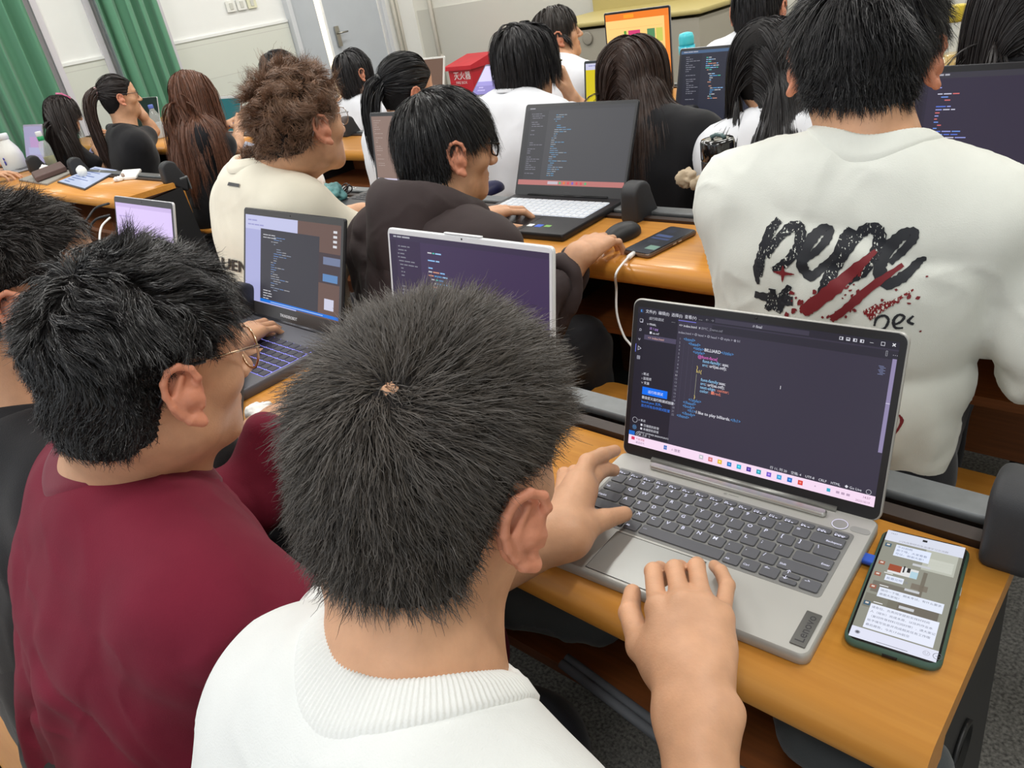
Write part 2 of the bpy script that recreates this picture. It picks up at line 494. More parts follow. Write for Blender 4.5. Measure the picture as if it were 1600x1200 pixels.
def strands_mesh(paths, width, nrmls=None, tip=.25, roll=.6):
    """paths (n,k,3) -> ribbons"""
    n, k, _ = paths.shape
    T = np.gradient(paths, axis=1); T /= (np.linalg.norm(T, axis=2)[..., None]+1e-12)
    if nrmls is None: nrmls = rng.normal(size=(n, 3))
    N = nrmls[:, None, :]+rng.normal(size=(n, 1, 3))*roll
    S = np.cross(T, N); S /= (np.linalg.norm(S, axis=2)[..., None]+1e-12)
    prof = np.interp(np.linspace(0, 1, k), [0, .5, 1], [1, .9, tip])[None, :, None]
    w = (width if np.isscalar(width) else width[:, None, None])*prof/2
    L_, R_ = paths-S*w, paths+S*w
    v = np.stack([L_, R_], 2).reshape(-1, 3)
    base = (np.arange(n)[:, None]*k+np.arange(k-1)[None])*2
    f = np.stack([base, base+1, base+3, base+2], -1).reshape(-1, 4)
    return v, f
def children(guides, groots, roots, rn, clump=.5, jit=.0015, lenvar=.25):
    n = len(roots); idx = np.empty(n, int)
    for i in range(0, n, 2000):
        q = roots[i:i+2000]; idx[i:i+2000] = ((q[:, None]-groots[None])**2).sum(-1).argmin(1)
    g = guides[idx]; k = g.shape[1]; t = np.linspace(0, 1, k)[None, :, None]
    rel = g-g[:, :1]
    offs = (roots-groots[idx])[:, None]
    lv = 1-lenvar*rng.random((n, 1, 1))
    # shorten by resampling along t
    tt = np.linspace(0, 1, k)[None]*lv[:, :, 0]*(k-1); i0 = np.clip(tt.astype(int), 0, k-2); fr = (tt-i0)[..., None]
    ar = np.arange(n)[:, None]
    rel = rel[ar, i0]*(1-fr)+rel[ar, i0+1]*fr
    p = groots[idx][:, None]+offs*(1-clump*t)+rel
    p += rng.normal(size=(n, 1, 3))*jit*t*2+rng.normal(size=(n, k, 3))*jit*.3*t
    return p
def sample_surface(v, f, n, mask):
    a = v[f].mean(1); area = np.linalg.norm(np.cross(v[f[:, 2]]-v[f[:, 0]], v[f[:, 3]]-v[f[:, 1]]), axis=1)
    w = area*mask; c = np.cumsum(w); i = np.searchsorted(c, rng.random(n)*c[-1]); i = np.clip(i, 0, len(f)-1)
    u = rng.random((n, 2, 1)); q = v[f[i]]
    p = (q[:, 0]*(1-u[:, 0])+q[:, 1]*u[:, 0])*(1-u[:, 1])+(q[:, 3]*(1-u[:, 0])+q[:, 2]*u[:, 0])*u[:, 1]
    return p, i

def person(name, label, Hc, yaw, pitch, roll, N, hsc=1.0, res=.004, neck_r=.055, skin='skin', srgb=(206, 156, 118),
           tyaw=0, tpitch=12, troll=0, arms=(), cut='m', whorl=None, hair=None, jaw=1.0, ears=(1, 1), earflare=.42, waist_z=.5, cat='person', pres=None, group=None, scalp=(26, 23, 22)):
    """builds the body (head, neck, arms and hands as one mesh); returns a dict the clothes and hair use"""
    Hc = A(Hc, float); N = A(N, float)
    root = thing(name, label, cat, (N[0], N[1], 0), group)
    M = frame_of(yaw, pitch, roll)
    hp = Field(); head_prims(hp, M, Hc, hsc, jaw)
    TM = frame_of(tyaw, tpitch, troll)
    hp.frame(np.eye(3), (0, 0, 0))
    nk = Hc+M @ (V(0, -.030, -.055)*hsc); nk2 = N+TM @ V(0, .035, -.06)
    hp.rc(nk, N+TM @ V(0, .018, .0), neck_r*.98, neck_r*1.05, k=.03)
    hp.rc(N+TM @ V(0, .018, .0), nk2, neck_r*1.05, .075, k=.03)
    hp.rc(Hc+M @ (V(0, .028, -.07)*hsc), N+TM @ V(0, .05, -.04), .035, .045, k=.03)
    hp.rc(N+TM @ V(-.10, .02, -.08), N+TM @ V(.10, .02, -.08), .05, .05, k=.05)
    parts = [hp.mesh(res)]; slots = [np.zeros(len(parts[0][1]), int)]
    hv, hf = parts[0]
    Lc = ((hv[hf].mean(1)-Hc) @ M)/hsc
    sm = scalp_mask(Lc, cut) & (np.linalg.norm(hv[hf].mean(1)-Hc, axis=1) < .16)
    m2 = sm.copy()
    if whorl is not None: m2 &= np.linalg.norm(Lc-A(whorl), axis=1) > .010
    slots[0][m2] = 3
    lip = (np.abs(Lc[:, 0]) < .022) & (Lc[:, 1] > .088) & (np.abs(Lc[:, 2]+.0655) < .0085); slots[0][lip] = 2
    for s_, on in zip((-1, 1), ears):
        if on:
            e = ear_geo(M, Hc, s_, hsc*1.06, earflare).mesh(min(res*.6, .0022)); parts.append(e); slots.append(np.ones(len(e[1]), int))
    for a in arms:
        af = Field(); sh, el_, wr = (A(q, float) for q in a['j'])
        r = a.get('r', (.044, .036, .027)); n = a['n']; fd = nrm(wr-el_)
        if not a.get('covered'):
            af.rc(sh, el_, r[0], r[1], k=.02)
            mid = el_+(wr-el_)*.35
            af.rc(el_, mid, r[1], r[1]*1.02, k=.02); af.rc(mid, wr, r[1]*1.02, r[2], k=.02, flat=None)
        else:
            af.rc(el_+(wr-el_)*.6, wr, r[2]*1.1, r[2], k=.02)
        if 'hand' in a: a['hand'](af)
        else: hand_prims(af, wr, a['d'], n, a['side'], **a.get('hk', {}))
        g = af.mesh(a.get('res', res*.6)); parts.append(g); slots.append(np.zeros(len(g[1]), int))
    v, f = join(parts); mi = np.concatenate(slots)
    ms = skin_mats(skin, srgb)
    scm = mat('scalp_%d' % sum(scalp), scalp, rough=.7, spec=.2)
    body = link_mesh('body', v, f, [ms[0], ms[1], ms[2], scm], root, mi, True)
    return dict(root=root, body=body, M=M, c=Hc, sc=hsc, N=N, TM=TM, hv=hv, hf=hf, sm=sm, L=Lc, field=hp)

def hair_mat(name, rgb, rough=.42, spec=.45):
    return mat(name, rgb, rough=rough, spec=spec, noise=.35, nscale=60)
def make_hair(P, style, n=6000, ng=500, length=.035, width=.0006, matname='hair_black', rgb=(30, 27, 26), whorl=(-.01, -.055, .09), seg=6,
              grav=.0, curl=.0, cfreq=40, lift=.5, clump=.4, jit=.0012, off=.004, seed=1, torso=None, swirl=.8, part=None, label=None, lenf=None, roll=.6, name='hair', root_filter=None, maxd=None, rough=.42, thick=0, spec=.45):
    M, c, sc = P['M'], P['c'], P['sc']
    G = HairGrower(M, c, sc, torso)
    mask = P['sm'].astype(float)
    if root_filter is not None: mask = mask*root_filter(P['L'])
    fn = np.cross(P['hv'][P['hf'][:, 2]]-P['hv'][P['hf'][:, 0]], P['hv'][P['hf'][:, 3]]-P['hv'][P['hf'][:, 1]]); fn /= np.linalg.norm(fn, axis=1)[:, None]+1e-12
    def dirs(R, nn):
        L = G.loc(R); w = A(whorl)
        rel = L-w; relw = rel @ M.T
        tan = relw-(relw*nn).sum(1)[:, None]*nn; tan /= np.linalg.norm(tan, axis=1)[:, None]+1e-6
        sw = np.cross(nn, tan)
        if style == 'radial':
            d = tan+sw*swirl*np.exp(-np.linalg.norm(rel, axis=1)/.05)[:, None]
            fwd = M @ V(0, 1, 0); front = np.clip((L[:, 1]+.02)/.06, 0, 1)[:, None]*np.clip(L[:, 2]/.05, 0, 1)[:, None]
            d = d+fwd*front*.3
        elif style == 'part':
            px = part if part is not None else 0.0
            side = np.sign(L[:, 0]-px)[:, None]
            d = (M @ V(1, 0, 0))*side*np.clip(1-np.abs(L[:, :1]-px)/.09, .25, 1)+M @ V(0, -.35, -.25)*1.0
        elif style == 'back':      # combed to a tie at the back
            tgt = A(part) @ M.T*sc+c
            d = tgt-R
        d = d-(d*nn).sum(1)[:, None]*nn
        d /= np.linalg.norm(d, axis=1)[:, None]+1e-6
        return d+nn*lift
    gr, gi = sample_surface(P['hv'], P['hf'], ng, mask); gn = fn[gi]
    L = G.loc(gr); ln = np.full(ng, length)*(.85+.3*rng.random(ng))
    if lenf is not None: ln = ln*lenf(L)
    offs = off*(rng.random(ng)) if np.isscalar(off) else off(L, rng.random(ng))
    tg = None
    if style == 'back': tg = A(part) @ M.T*sc+c; ln = np.linalg.norm(tg-gr, axis=1)*1.12
    g = G.grow(gr, dirs(gr, gn), ln, seg, grav, curl, cfreq, offs, seed, tgt=tg)
    cr_, ci = sample_surface(P['hv'], P['hf'], n, mask)
    ch = children(g, gr, cr_, fn[ci], clump, jit)
    if maxd:
        q = ch-P['N']; dd = np.sqrt((q[:, :, :2]**2).sum(-1)).max(1); ch = ch[dd < maxd]; n = len(ch)
    wd = width*(.7+.6*rng.random(n))
    mid = ch[:, ch.shape[1]//2]; gn2, _ = G.grad(mid)
    v, f = strands_mesh(ch, wd, gn2, roll=roll)
    return link_mesh(name, v, f, hair_mat(matname, rgb, rough, spec), P['root'], None, True, label)
def tie_tail(P, at, fall, n=900, length=.25, rad=.022, width=.0014, matname='hair_black', rgb=(30, 27, 26), torso=None, curl=.03, seed=3, name='ponytail', mid=.0, seg=14, grav=.35, rough=.42):
    """a tail of strands that starts in a tie at head-local point 'at' and hangs"""
    M, c, sc = P['M'], P['c'], P['sc']; G = HairGrower(M, c, sc, torso)
    p0 = c+M @ (A(at)*sc); ng = 60
    r0 = p0+rng.normal(size=(ng, 3))*rad*.35
    d0 = nrm(M @ A(fall, float))+ (r0-p0)/rad*.35
    ln = length*(.8+.3*rng.random(ng))
    g = G.grow(r0, d0, ln, seg, grav, curl, 25, .004+rng.random(ng)*rad*1.2, seed)
    rr = p0+rng.normal(size=(n, 3))*rad*.35
    ch = children(g, r0, rr, None, .15, .002)
    v, f = strands_mesh(ch, width*(.7+.6*rng.random(n)), None, roll=1)
    return link_mesh(name, v, f, hair_mat(matname, rgb, rough), P['root'], None, True)

# ------------------------------------------------------------------ clothes
def torso_field(N, TM, w=1.0, d=1.0, h=.46, sh=.185, slope=.045, loose=0.0, zmin=None, waist=.15, fwd=0):
    F = Field(); F.frame(TM, N)
    F.el((0, .025, -.19), ((.165+loose)*w, (.115+loose)*d, .22), k=.05)
    F.rc((-.05, -.018, -.026), (.05, -.018, -.026), .046, .046, k=.045)
    F.rc((-.10*w, .03, -.14), (.10*w, .03, -.14), .095*d+loose, .095*d+loose, k=.06)
    F.rc((-sh+.035, .02, -slope-.03), (sh-.035, .02, -slope-.03), .058+loose, .058+loose, k=.05)
    for s_ in (-1, 1): F.rc((s_*.05, .012, -.022), (s_*(sh-.03), .02, -slope-.02), .05+loose*.5, .055+loose, k=.04)
    F.rc((-.07*w, .02, -.34), (.07*w, .02, -.34), waist*.72+loose, waist*.72+loose, k=.08, flat=((0, 1, 0), .85))
    F.rc((-.06*w, .02, -h), (.06*w, .02, -h), waist*.78+loose, waist*.78+loose, k=.08, flat=((0, 1, 0), .85))
    return F
def wrinkle(v, f, amp=.004, fr=(14, 14, 9), seed=3, M=None, fade=None):
    n = vnormals(v, f); q = v if M is None else v @ M
    w = ridge(q*A(fr)+fbm(q*9, seed+9, 2)[:, None]*.9, seed)**3*np.sign(1)
    w = w*.34+fbm(q*A(fr)*.5, seed+5, 3)*.85
    a = amp if fade is None else amp*fade(v)[:, None][:, 0]
    return v+n*(w*a)[:, None]
def garment(P, F, mats, res=.006, amp=.004, fr=(14, 14, 9), seed=3, name='shirt', label=None, neck_cut=.066, lo=None, hi=None, sm=1, neck_fwd=.02, extra_cuts=(), mi_fn=None, ncz=0.0, fade=None, folds=None):
    N, TM = P['N'], P['TM']
    F.frame(np.eye(3), (0, 0, 0))
    if neck_cut:
        F.rc(N+TM @ V(0, neck_fwd+.012, .035+ncz), N+TM @ V(0, .03+neck_fwd, .14), neck_cut, neck_cut*1.1, k=.010, op=-1)
        F.rc(N+TM @ V(0, neck_fwd+.012, .0), N+TM @ V(0, .03+neck_fwd, .14), neck_cut*.86, neck_cut, k=.010, op=-1)
    for a, b, r in extra_cuts: F.rc(a, b, r, r, k=.006, op=-1)
    v, f = F.mesh(res, lo, hi)
    v = smoothv(v, f, sm); v = wrinkle(v, f, amp, fr, seed, None, fade)
    for am, fr2, sd, z0, z1 in (folds or ()):
        L = (v-N) @ TM; n_ = vnormals(v, f); q = (L @ rotx(.25).T)*A(fr2)+fbm(L*7, sd, 2)[:, None]*.8
        v = v+n_*((np.abs(vnoise(q, sd))-.35)*am*np.clip((z1-L[:, 2])/.08, 0, 1)*np.clip((L[:, 2]-z0)/.05, 0, 1))[:, None]
    mi = None if mi_fn is None else mi_fn(v[f].mean(1))
    o = link_mesh(name, v, f, mats, P['root'], mi, True, label)
    P['g_v'], P['g_f'] = v, f
    return o
def collar(P, m, r=.060, h=.018, fwd=.026, ribs=120, amp=.0004, name='collar', n=300, label=None, up=.011, **_):
    """knitted neckband that lies on the cloth round the neck"""
    N, TM = P['N'], P['TM']
    bv = BVHTree.FromPolygons([tuple(q) for q in P['g_v']], [tuple(int(i) for i in q) for q in P['g_f']])
    dn = Vector(TM @ V(0, 0, -1)); T = (0, .12, .3, .55, .8, 1.0); Z = np.zeros((len(T), n))
    for k, t in enumerate(T):
        for i in range(n):
            a = 2*math.pi*i/n; rr = r+h*t
            o = N+TM @ V(rr*math.cos(a), fwd+rr*1.06*math.sin(a), .20); hit = bv.ray_cast(Vector(o), dn, .40)
            Z[k, i] = .20-hit[3] if hit[0] is not None else np.nan
    med = np.nanmedian(Z); Z = np.where(np.isnan(Z), med, Z)
    for k in range(1, len(T)): Z[k] = Z[k]
    for k in (4, 3, 2, 1, 0): Z[k] = np.maximum(Z[k], Z[k+1]-.002)
    ker = np.hanning(41); ker /= ker.sum()
    Z = np.stack([np.convolve(np.concatenate([z[-40:], z, z[:40]]), ker, 'same')[40:-40] for z in Z])
    rings = []
    for k, t in enumerate(T): rings.append((r+h*t, Z[k]+.0035+up*(1-t)**1.3))
    rings = [(r-.004, Z[0]-.012), (r-.0045, Z[0]+up*.7)]+rings+[(r+h, Z[-1]-.004)]
    v = []
    for rr, z in rings:
        for i in range(n):
            a = 2*math.pi*i/n; q = rr+amp*.3*math.sin(a*ribs)
            v.append(N+TM @ V(q*math.cos(a), fwd+q*1.06*math.sin(a), z[i]+amp*math.sin(a*ribs)))
    K = len(rings); f = [(i*n+j, i*n+(j+1) % n, (i+1)*n+(j+1) % n, (i+1)*n+j) for i in range(K-1) for j in range(n)]
    return link_mesh(name, v, f, m, P['root'], None, True, label)
def glasses(P, frame_m, lens_m, r=.024, oval=(1, .9), temple_tip=None, pitch=0, th=.0009, z=-.002, square=False, y=.103):
    M, c, sc = P['M'], P['c'], P['sc']
    g = thing('glasses', P.get('glabel', 'eyeglasses worn by a student'), 'glasses', c)
    g['label'] = P.get('glabel', 'eyeglasses')
    fr = MB(M*sc, c); ln = MB(M*sc, c)
    for s_ in (-1, 1):
        pts = []
        for i in range(28):
            a = 2*math.pi*i/28; ca, sa = math.cos(a), math.sin(a)
            if square: ca = math.copysign(abs(ca)**.45, ca); sa = math.copysign(abs(sa)**.55, sa)
            pts.append(V(s_*.034+r*oval[0]*ca, y-.010*abs(s_*.034+r*oval[0]*ca)/.05, z+r*oval[1]*sa))
        fr.tube(pts, th*1.2, 8, closed=True)
        ln.put([p for p in pts]+[V(s_*.034, y-.006, z)], [(i, (i+1) % 28, 28) for i in range(28)])
        hinge = V(s_*.062, y-.012, z+.008)
        fr.tube([V(s_*(.034+r*oval[0]*.95), y-.010, z+.006), hinge], th*1.3, 6)
    fr.tube([V(-.0115, y-.001, z+.006), V(0, y+.002, z+.009), V(.0115, y-.001, z+.006)], th*1.2, 6)
    fr.make('frame', frame_m, g); ln.make('lens', lens_m, g)
    for s_ in (-1, 1):
        t = MB(M*sc, c)
        t.tube([V(s_*.062, y-.012, z+.008), V(s_*.072, .05, z+.010), V(s_*.0785, .005, z+.010)], [th*1.3]*3, 6)
        t.make('temple', frame_m, g)
        t = MB(M*sc, c); t.tube([V(s_*.0785, .018, z+.010), V(s_*.0795, -.004, z+.010), V(s_*.0785, -.024, z-.006), V(s_*.076, -.034, z-.026)], [th*1.5, th*2, th*2.2, th*1.8], 6)
        t.make('temple_tip', temple_tip or frame_m, g)
    return g
def W(x, y, Y): return onplane(x, y, 1, Y)
def D(x, y, d):
    r = ray(x, y); return CAM+r*(d/np.dot(r, CR[2]))
# ------------------------------------------------------------------ people of the front row
def cloth(name, rgb, bump=.35, bscale=700, noise=.05, rough=.85, sheen=.15, **k):
    return mat(name, rgb, rough=rough, spec=.2, noise=noise, nscale=25, bump=bump, bscale=bscale, sheen=sheen, **k)
def trousers(P, rgb=(28, 28, 32), hip=None, knee_y=.36, spread=.12, name='trousers', res=.014, foot_y=None):
    N, TM = P['N'], P['TM']; F = Field()
    hp = N+TM @ V(0, .0, -.50) if hip is None else A(hip, float)
    hp[2] = .56; hp = hp+rotz(math.atan2(TM[1, 0], TM[0, 0])) @ V(0, .035, 0)
    fx = rotz(math.atan2(TM[1, 0], TM[0, 0]))
    for s_ in (-1, 1):
        a = hp+fx @ V(s_*.09, 0, 0); b = hp+fx @ V(s_*spread, knee_y, -.02); e = b+fx @ V(0, .02 if foot_y is None else foot_y, -.42)
        F.rc(a, b, .095, .068, k=.05); F.rc(b, e, .066, .05, k=.03)
    F.rc(hp+fx @ V(-.08, 0, .01), hp+fx @ V(.08, 0, .01), .105, .105, k=.05)
    v, f = F.mesh(res); v = wrinkle(v, f, .005, (12, 12, 12), 4)
    tr = link_mesh(name, v, f, cloth('cloth_%d_%d_%d' % rgb, rgb), P['root'], None, True)
    sm_ = mat('shoe_rubber', (40, 40, 44), rough=.6); F2 = Field()
    for s_ in (-1, 1):
        e = hp+fx @ V(s_*spread, knee_y+(.02 if foot_y is None else foot_y), 0); e[2] = .045
        F2 = Field(); F2.rc(e+fx @ V(0, -.04, 0), e+fx @ V(0, .14, -.01), .045, .034, k=.02); F2.rc(e, e+V(0, 0, .06), .045, .05, k=.02)
        v, f = F2.mesh(.012); v[:, 2] = np.maximum(v[:, 2], .002)
        link_mesh('shoe', v, f, sm_, P['root'], None, True)
    return tr

def side_len(L, lo=.30):
    a = np.interp(L[:, 2], [-.09, -.05, .01, .05], [lo, lo+.1, .62, 1])
    near_ear = (np.abs(L[:, 1]-.01) < .06) & (L[:, 2] < .038) & (np.abs(L[:, 0]) > .045)
    return np.where(near_ear, np.minimum(a, .16), a)
P1WH = (.018, -.074, .072)
# ---- the boy in the white T-shirt nearest the camera
def hand_p1_right(F):
    pt = lambda x, y, z: onplane(x, y, 2, z)
    W = pt(1083, 1082, .800)
    M_ = [pt(1027, 950, .814), pt(1066, 947, .820), pt(1099, 950, .816), pt(1127, 966, .806)]
    Pp = [pt(1021, 893, .806), pt(1054, 889, .811), pt(1088, 886, .808), pt(1136, 915, .797)]
    D_ = [Pp[0]+V(-.004, .016, -.012), Pp[1]+V(-.004, .015, -.013), Pp[2]+V(-.008, .014, -.012), pt(1126, 893, .788)]
    T_ = [Pp[0]+V(-.003, .018, -.027), Pp[1]+V(-.003, .016, -.028), Pp[2]+V(-.012, .018, -.026), pt(1116, 884, .777)]
    R_ = [.0088, .0088, .0085, .0076]
    for i in range(4):
        F.rc(W+(M_[i]-W)*.12, M_[i]-(M_[i]-W)*.04, .0140, .0098, k=.011)
    for i in range(4):
        F.rc(M_[i], Pp[i], R_[i]*1.02, R_[i], k=.0035); F.rc(Pp[i], D_[i], R_[i], R_[i]*.9, k=.002); F.rc(D_[i], T_[i], R_[i]*.9, R_[i]*.78, k=.002)
        F.el(M_[i]+V(0, -.001, .0038), (.0085, .0095, .0082), k=.006)
    c0 = (M_[0]+M_[3]+W)/3
    F.rc(W, W+((M_[1]+M_[2])/2-W)*.78, .020, .024, k=.02, flat=((0, 0, 1), .62))
    F.rc((M_[0]+W)/2, (M_[3]+W)/2, .021, .019, k=.02, flat=((0, 0, 1), .7))
    t0 = pt(1045, 1045, .792); t1 = pt(1003, 1010, .792); t2 = pt(984, 958, .786); t3 = pt(988, 926, .778)
    F.rc(W, t0, .019, .019, k=.02); F.rc(t0, t1, .018, .0135, k=.014); F.rc(t1, t2, .0128, .0105, k=.006); F.rc(t2, t3, .0105, .0085, k=.003)
    for i in range(4):    # tendons on the back of the hand
        F.rc(W+(M_[i]-W)*.35+V(0, 0, .010), M_[i]+V(0, 0, .0065), .0024, .0034, k=.007)
    el_ = W+(pt(1095, 1205, .79)-W)*3.6
    F.rc(W+(el_-W)*-.05+V(.004, 0, 0), W+(el_-W)*.16, .0225, .0225, k=.02); F.rc(W+(el_-W)*.10+V(-.010, -.004, .0), W+(el_-W)*.10+V(.012, .004, .002), .021, .020, k=.015)
    F.el(W+(el_-W)*.09+V(.022, .014, .006), (.010, .010, .008), k=.012)
    return W
def hand_p1_left(F):
    pt = lambda x, y, z: onplane(x, y, 2, z)
    W = pt(868, 838, .800)
    I0, I1, I2, I3 = pt(903, 755, .815), pt(918, 722, .822), pt(941, 711, .812), pt(961, 704, .800)
    F.rc(W, I0, .021, .0135, k=.015); F.rc(I0, I1, .0118, .0100, k=.005); F.rc(I1, I2, .0100, .0088, k=.003); F.rc(I2, I3, .0088, .0072, k=.003)
    m0, m1, m2, m3 = pt(912, 770, .805), pt(930, 742, .804), pt(945, 733, .794), pt(959, 735, .783)
    F.rc(W, m0, .020, .013, k=.015); F.rc(m0, m1, .011, .0098, k=.004); F.rc(m1, m2, .0098, .009, k=.003); F.rc(m2, m3, .009, .0075, k=.003)
    for dx, dz in ((.016, -.006), (.032, -.012)):
        a = m0+V(dx*-.9, dx*-.2, dz); b = a+V(-.028, .040, -.004); c_ = b+V(.006, .018, -.020)
        F.rc(W, a, .018, .012, k=.015); F.rc(a, b, .0098, .009, k=.004); F.rc(b, c_, .009, .007, k=.003)
    t0, t1, t2, t3 = pt(893, 838, .800), pt(916, 826, .798), pt(946, 811, .790), pt(976, 803, .780)
    F.rc(W, t0, .021, .018, k=.015); F.rc(t0, t1, .018, .0125, k=.012); F.rc(t1, t2, .0125, .011, k=.004); F.rc(t2, t3, .0112, .0088, k=.003)
    F.rc(I0+(m0-I0)*.4, t0, .012, .014, k=.02)
    return W
p1W = onplane(1083, 1082, 2, .800); p1fa = onplane(1095, 1205, 2, .79)
p1LW = onplane(868, 838, 2, .800)
p1 = person('person', 'person seen from behind in white crew-neck T-shirt, cropped hair, hands on the silver laptop', onplane(684, 712, 1, .275), 6, 16, 9, (-.350, .164, .917),
            hsc=.99, res=.0026, neck_r=.055, srgb=(205, 157, 123), tpitch=24, jaw=1.0, whorl=P1WH, earflare=.5, cut='u',
            arms=[dict(j=(V(-.236, .156, .845), p1W+nrm(p1fa-p1W)*.235+V(0, 0, -.035), p1W), n=(0, 0, 1), hand=hand_p1_right, r=(.044, .038, .0225), res=.0017),
                  dict(j=(V(-.46, .16, .85), V(-.59, .29, .745), p1LW), n=(0, 0, 1), hand=hand_p1_left, r=(.044, .036, .026), res=.0018)])
WHT = cloth('white_cotton', (226, 228, 226), noise=.03)
F1 = torso_field(p1['N'], p1['TM'], loose=.008, sh=.145, w=.82)
for s_, e in ((1, p1W+nrm(p1fa-p1W)*.235+V(0, 0, -.035)), (-1, V(-.60, .30, .75))):
    F1.frame(np.eye(3), (0, 0, 0)); a = p1['N']+p1['TM'] @ V(s_*.122, .02, -.075)
    F1.rc(a, a+(e-a)*.62, .056, .066, k=.04)
garment(p1, F1, WHT, res=.0055, amp=.0035, fr=(10, 10, 8), neck_cut=.066, name='t_shirt', folds=[(.016, (8, 8, 5), 63, -.6, -.08)])
collar(p1, cloth('white_rib', (228, 229, 226), noise=.02), r=.060, h=.022, ribs=130, amp=.00045, n=900)
trousers(p1, (34, 36, 44))
make_hair(p1, 'radial', n=30000, ng=2600, length=.029, width=.00052, rgb=(74, 67, 61), matname='hair_soft_black', whorl=(.018, -.078, .076), seg=6, lift=.55, clump=.55, jit=.0022, off=.006, curl=.10, cfreq=60, swirl=.9, grav=.15, spec=.5, rough=.45,
          lenf=lambda L: np.interp(np.linalg.norm(L-A(P1WH), axis=1), [0, .02, .05, .12], [.36, .72, 1, 1])*side_len(L, .42))

# ---- the boy in maroon with round glasses
p2 = person('person', 'person in maroon sweatshirt and round wire glasses with wavy black hair', onplane(232, 560, 1, .245), 4, 14, 2, (-.845, .175, .915),
            hsc=.98, res=.0028, neck_r=.060, srgb=(214, 160, 134), tpitch=16, tyaw=-4, earflare=.38, jaw=1.05,
            arms=[dict(j=(V(-.66, .19, .84), V(-.56, .36, .66), V(-.66, .50, .77)), n=(0, 0, 1), d=(-.5, .8, -.05), side=1, covered=True, res=.003),
                  dict(j=(V(-1.03, .2, .84), V(-1.00, .34, .70), onplane(412, 672, 2, .795)), n=(0, 0, 1), d=(-.5, .8, -.1), side=-1, covered=True, res=.003)])
MAR = cloth('maroon_jersey', (112, 28, 48), noise=.06, bump=.3, sheen=.04)
F2 = torso_field(p2['N'], p2['TM'], loose=.014, sh=.21, w=1.05)
F2.frame(np.eye(3), (0, 0, 0))
for s_, e, w in ((1, V(-.56, .36, .66), V(-.66, .50, .77)), (-1, V(-.99, .35, .70), onplane(414, 680, 2, .790))):
    a = p2['N']+p2['TM'] @ V(s_*.17, .02, -.085)
    F2.rc(a, e, .064, .050, k=.03); F2.rc(e, w, .050, .036, k=.03)
garment(p2, F2, MAR, res=.0055, amp=.0055, fr=(11, 11, 10), seed=8, neck_cut=.066, name='sweatshirt', folds=[(.022, (9, 9, 4), 61, -.6, -.10), (.010, (16, 16, 8), 62, -.6, .0)])
collar(p2, cloth('maroon_rib', (108, 30, 48), noise=.04), r=.063, h=.022, ribs=150, amp=.0002)
trousers(p2, (22, 22, 26))
make_hair(p2, 'radial', n=26000, ng=1500, length=.036, width=.0006, rgb=(30, 27, 27), matname='hair_black', whorl=(0, -.06, .09), seg=10, lift=.34, clump=.86, jit=.0016, off=lambda L, r: .004+r*np.interp(L[:, 2], [-.06, .0, .06], [.002, .007, .012]), curl=.34, cfreq=30, swirl=.4, grav=.5, spec=.55, rough=.36,
          lenf=lambda L: side_len(L, .22))
p2['glabel'] = 'round thin metal glasses worn by the person in maroon'
gmet = mat('gold_wire', (200, 170, 140), rough=.25, metal=1); glens = mat('lens_glass', (235, 240, 245), rough=.02, alpha=.18, spec=.8)
glasses(p2, gmet, glens, r=.026, th=.0012, temple_tip=mat('black_tip', (16, 16, 18), rough=.3))
# ------------------------------------------------------------------ helper for the people further off
def sleeves(F, P, arms, ks=.03, r0=.060, r1=.066, r2=.05, frac=.62, long=False, shx=.150, shz=-.075):
    F.frame(np.eye(3), (0, 0, 0))
    for s_, e, w in arms:
        e = A(e, float); a = P['N']+P['TM'] @ V(s_*shx, .02, shz)
        if long:
            F.rc(a, e, r0, r2, k=.04); w = A(w, float); F.rc(e, e+(w-e)*.9, r2, r2*.72, k=.03)
        else: F.rc(a, a+(e-a)*frac, r0, r1, k=ks)
def armdict(P_N, TM, s_, e, w, d=(0, 1, -.1), n=(0, 0, 1), covered=False, hk=None, hand=True, shx=.150, sc=1, res=.0035):
    a = A(P_N)+TM @ V(s_*shx, .02, -.075)
    dd = dict(j=(a, e, w), n=n, d=d, side=s_, covered=covered, res=res)
    if hk: dd['hk'] = hk
    return dd

# ---- far left, black top
p3N = D(20, 660, 1.02)
p3 = person('person', 'person in black top at left edge, short dark hair with a faded nape', D(34, 445, .98), -14, 10, 0, p3N, hsc=1.0, res=.0035, srgb=(205, 146, 112), tpitch=12, cut='u',
            arms=[armdict(p3N, frame_of(0, 12), -1, (p3N[0]-.22, .36, .74), (p3N[0]-.25, .52, .80), (-.2, .9, 0), covered=True), armdict(p3N, frame_of(0, 12), 1, (p3N[0]+.04, .36, .74), (p3N[0]-.22, .56, .80), (-.4, .9, 0), covered=True)])
BLK = cloth('black_cotton', (24, 24, 27), noise=.1)
F3 = torso_field(p3['N'], p3['TM'], loose=.008, sh=.19)
sleeves(F3, p3, [(-1, (p3N[0]-.22, .36, .74), (p3N[0]-.25, .52, .80)), (1, (p3N[0]+.04, .36, .74), (p3N[0]-.22, .56, .80))], long=True)
garment(p3, F3, BLK, res=.009, amp=.005, seed=21, name='sweatshirt'); collar(p3, BLK, r=.062, n=90, amp=0)
trousers(p3, (30, 30, 34))
make_hair(p3, 'radial', n=12000, ng=900, length=.026, width=.0008, rgb=(44, 38, 35), matname='hair_dark', seg=7, lift=.5, clump=.5, jit=.002, off=.012, curl=.25, cfreq=50, swirl=.6, grav=.3, lenf=lambda L: side_len(L, .18), seed=5)

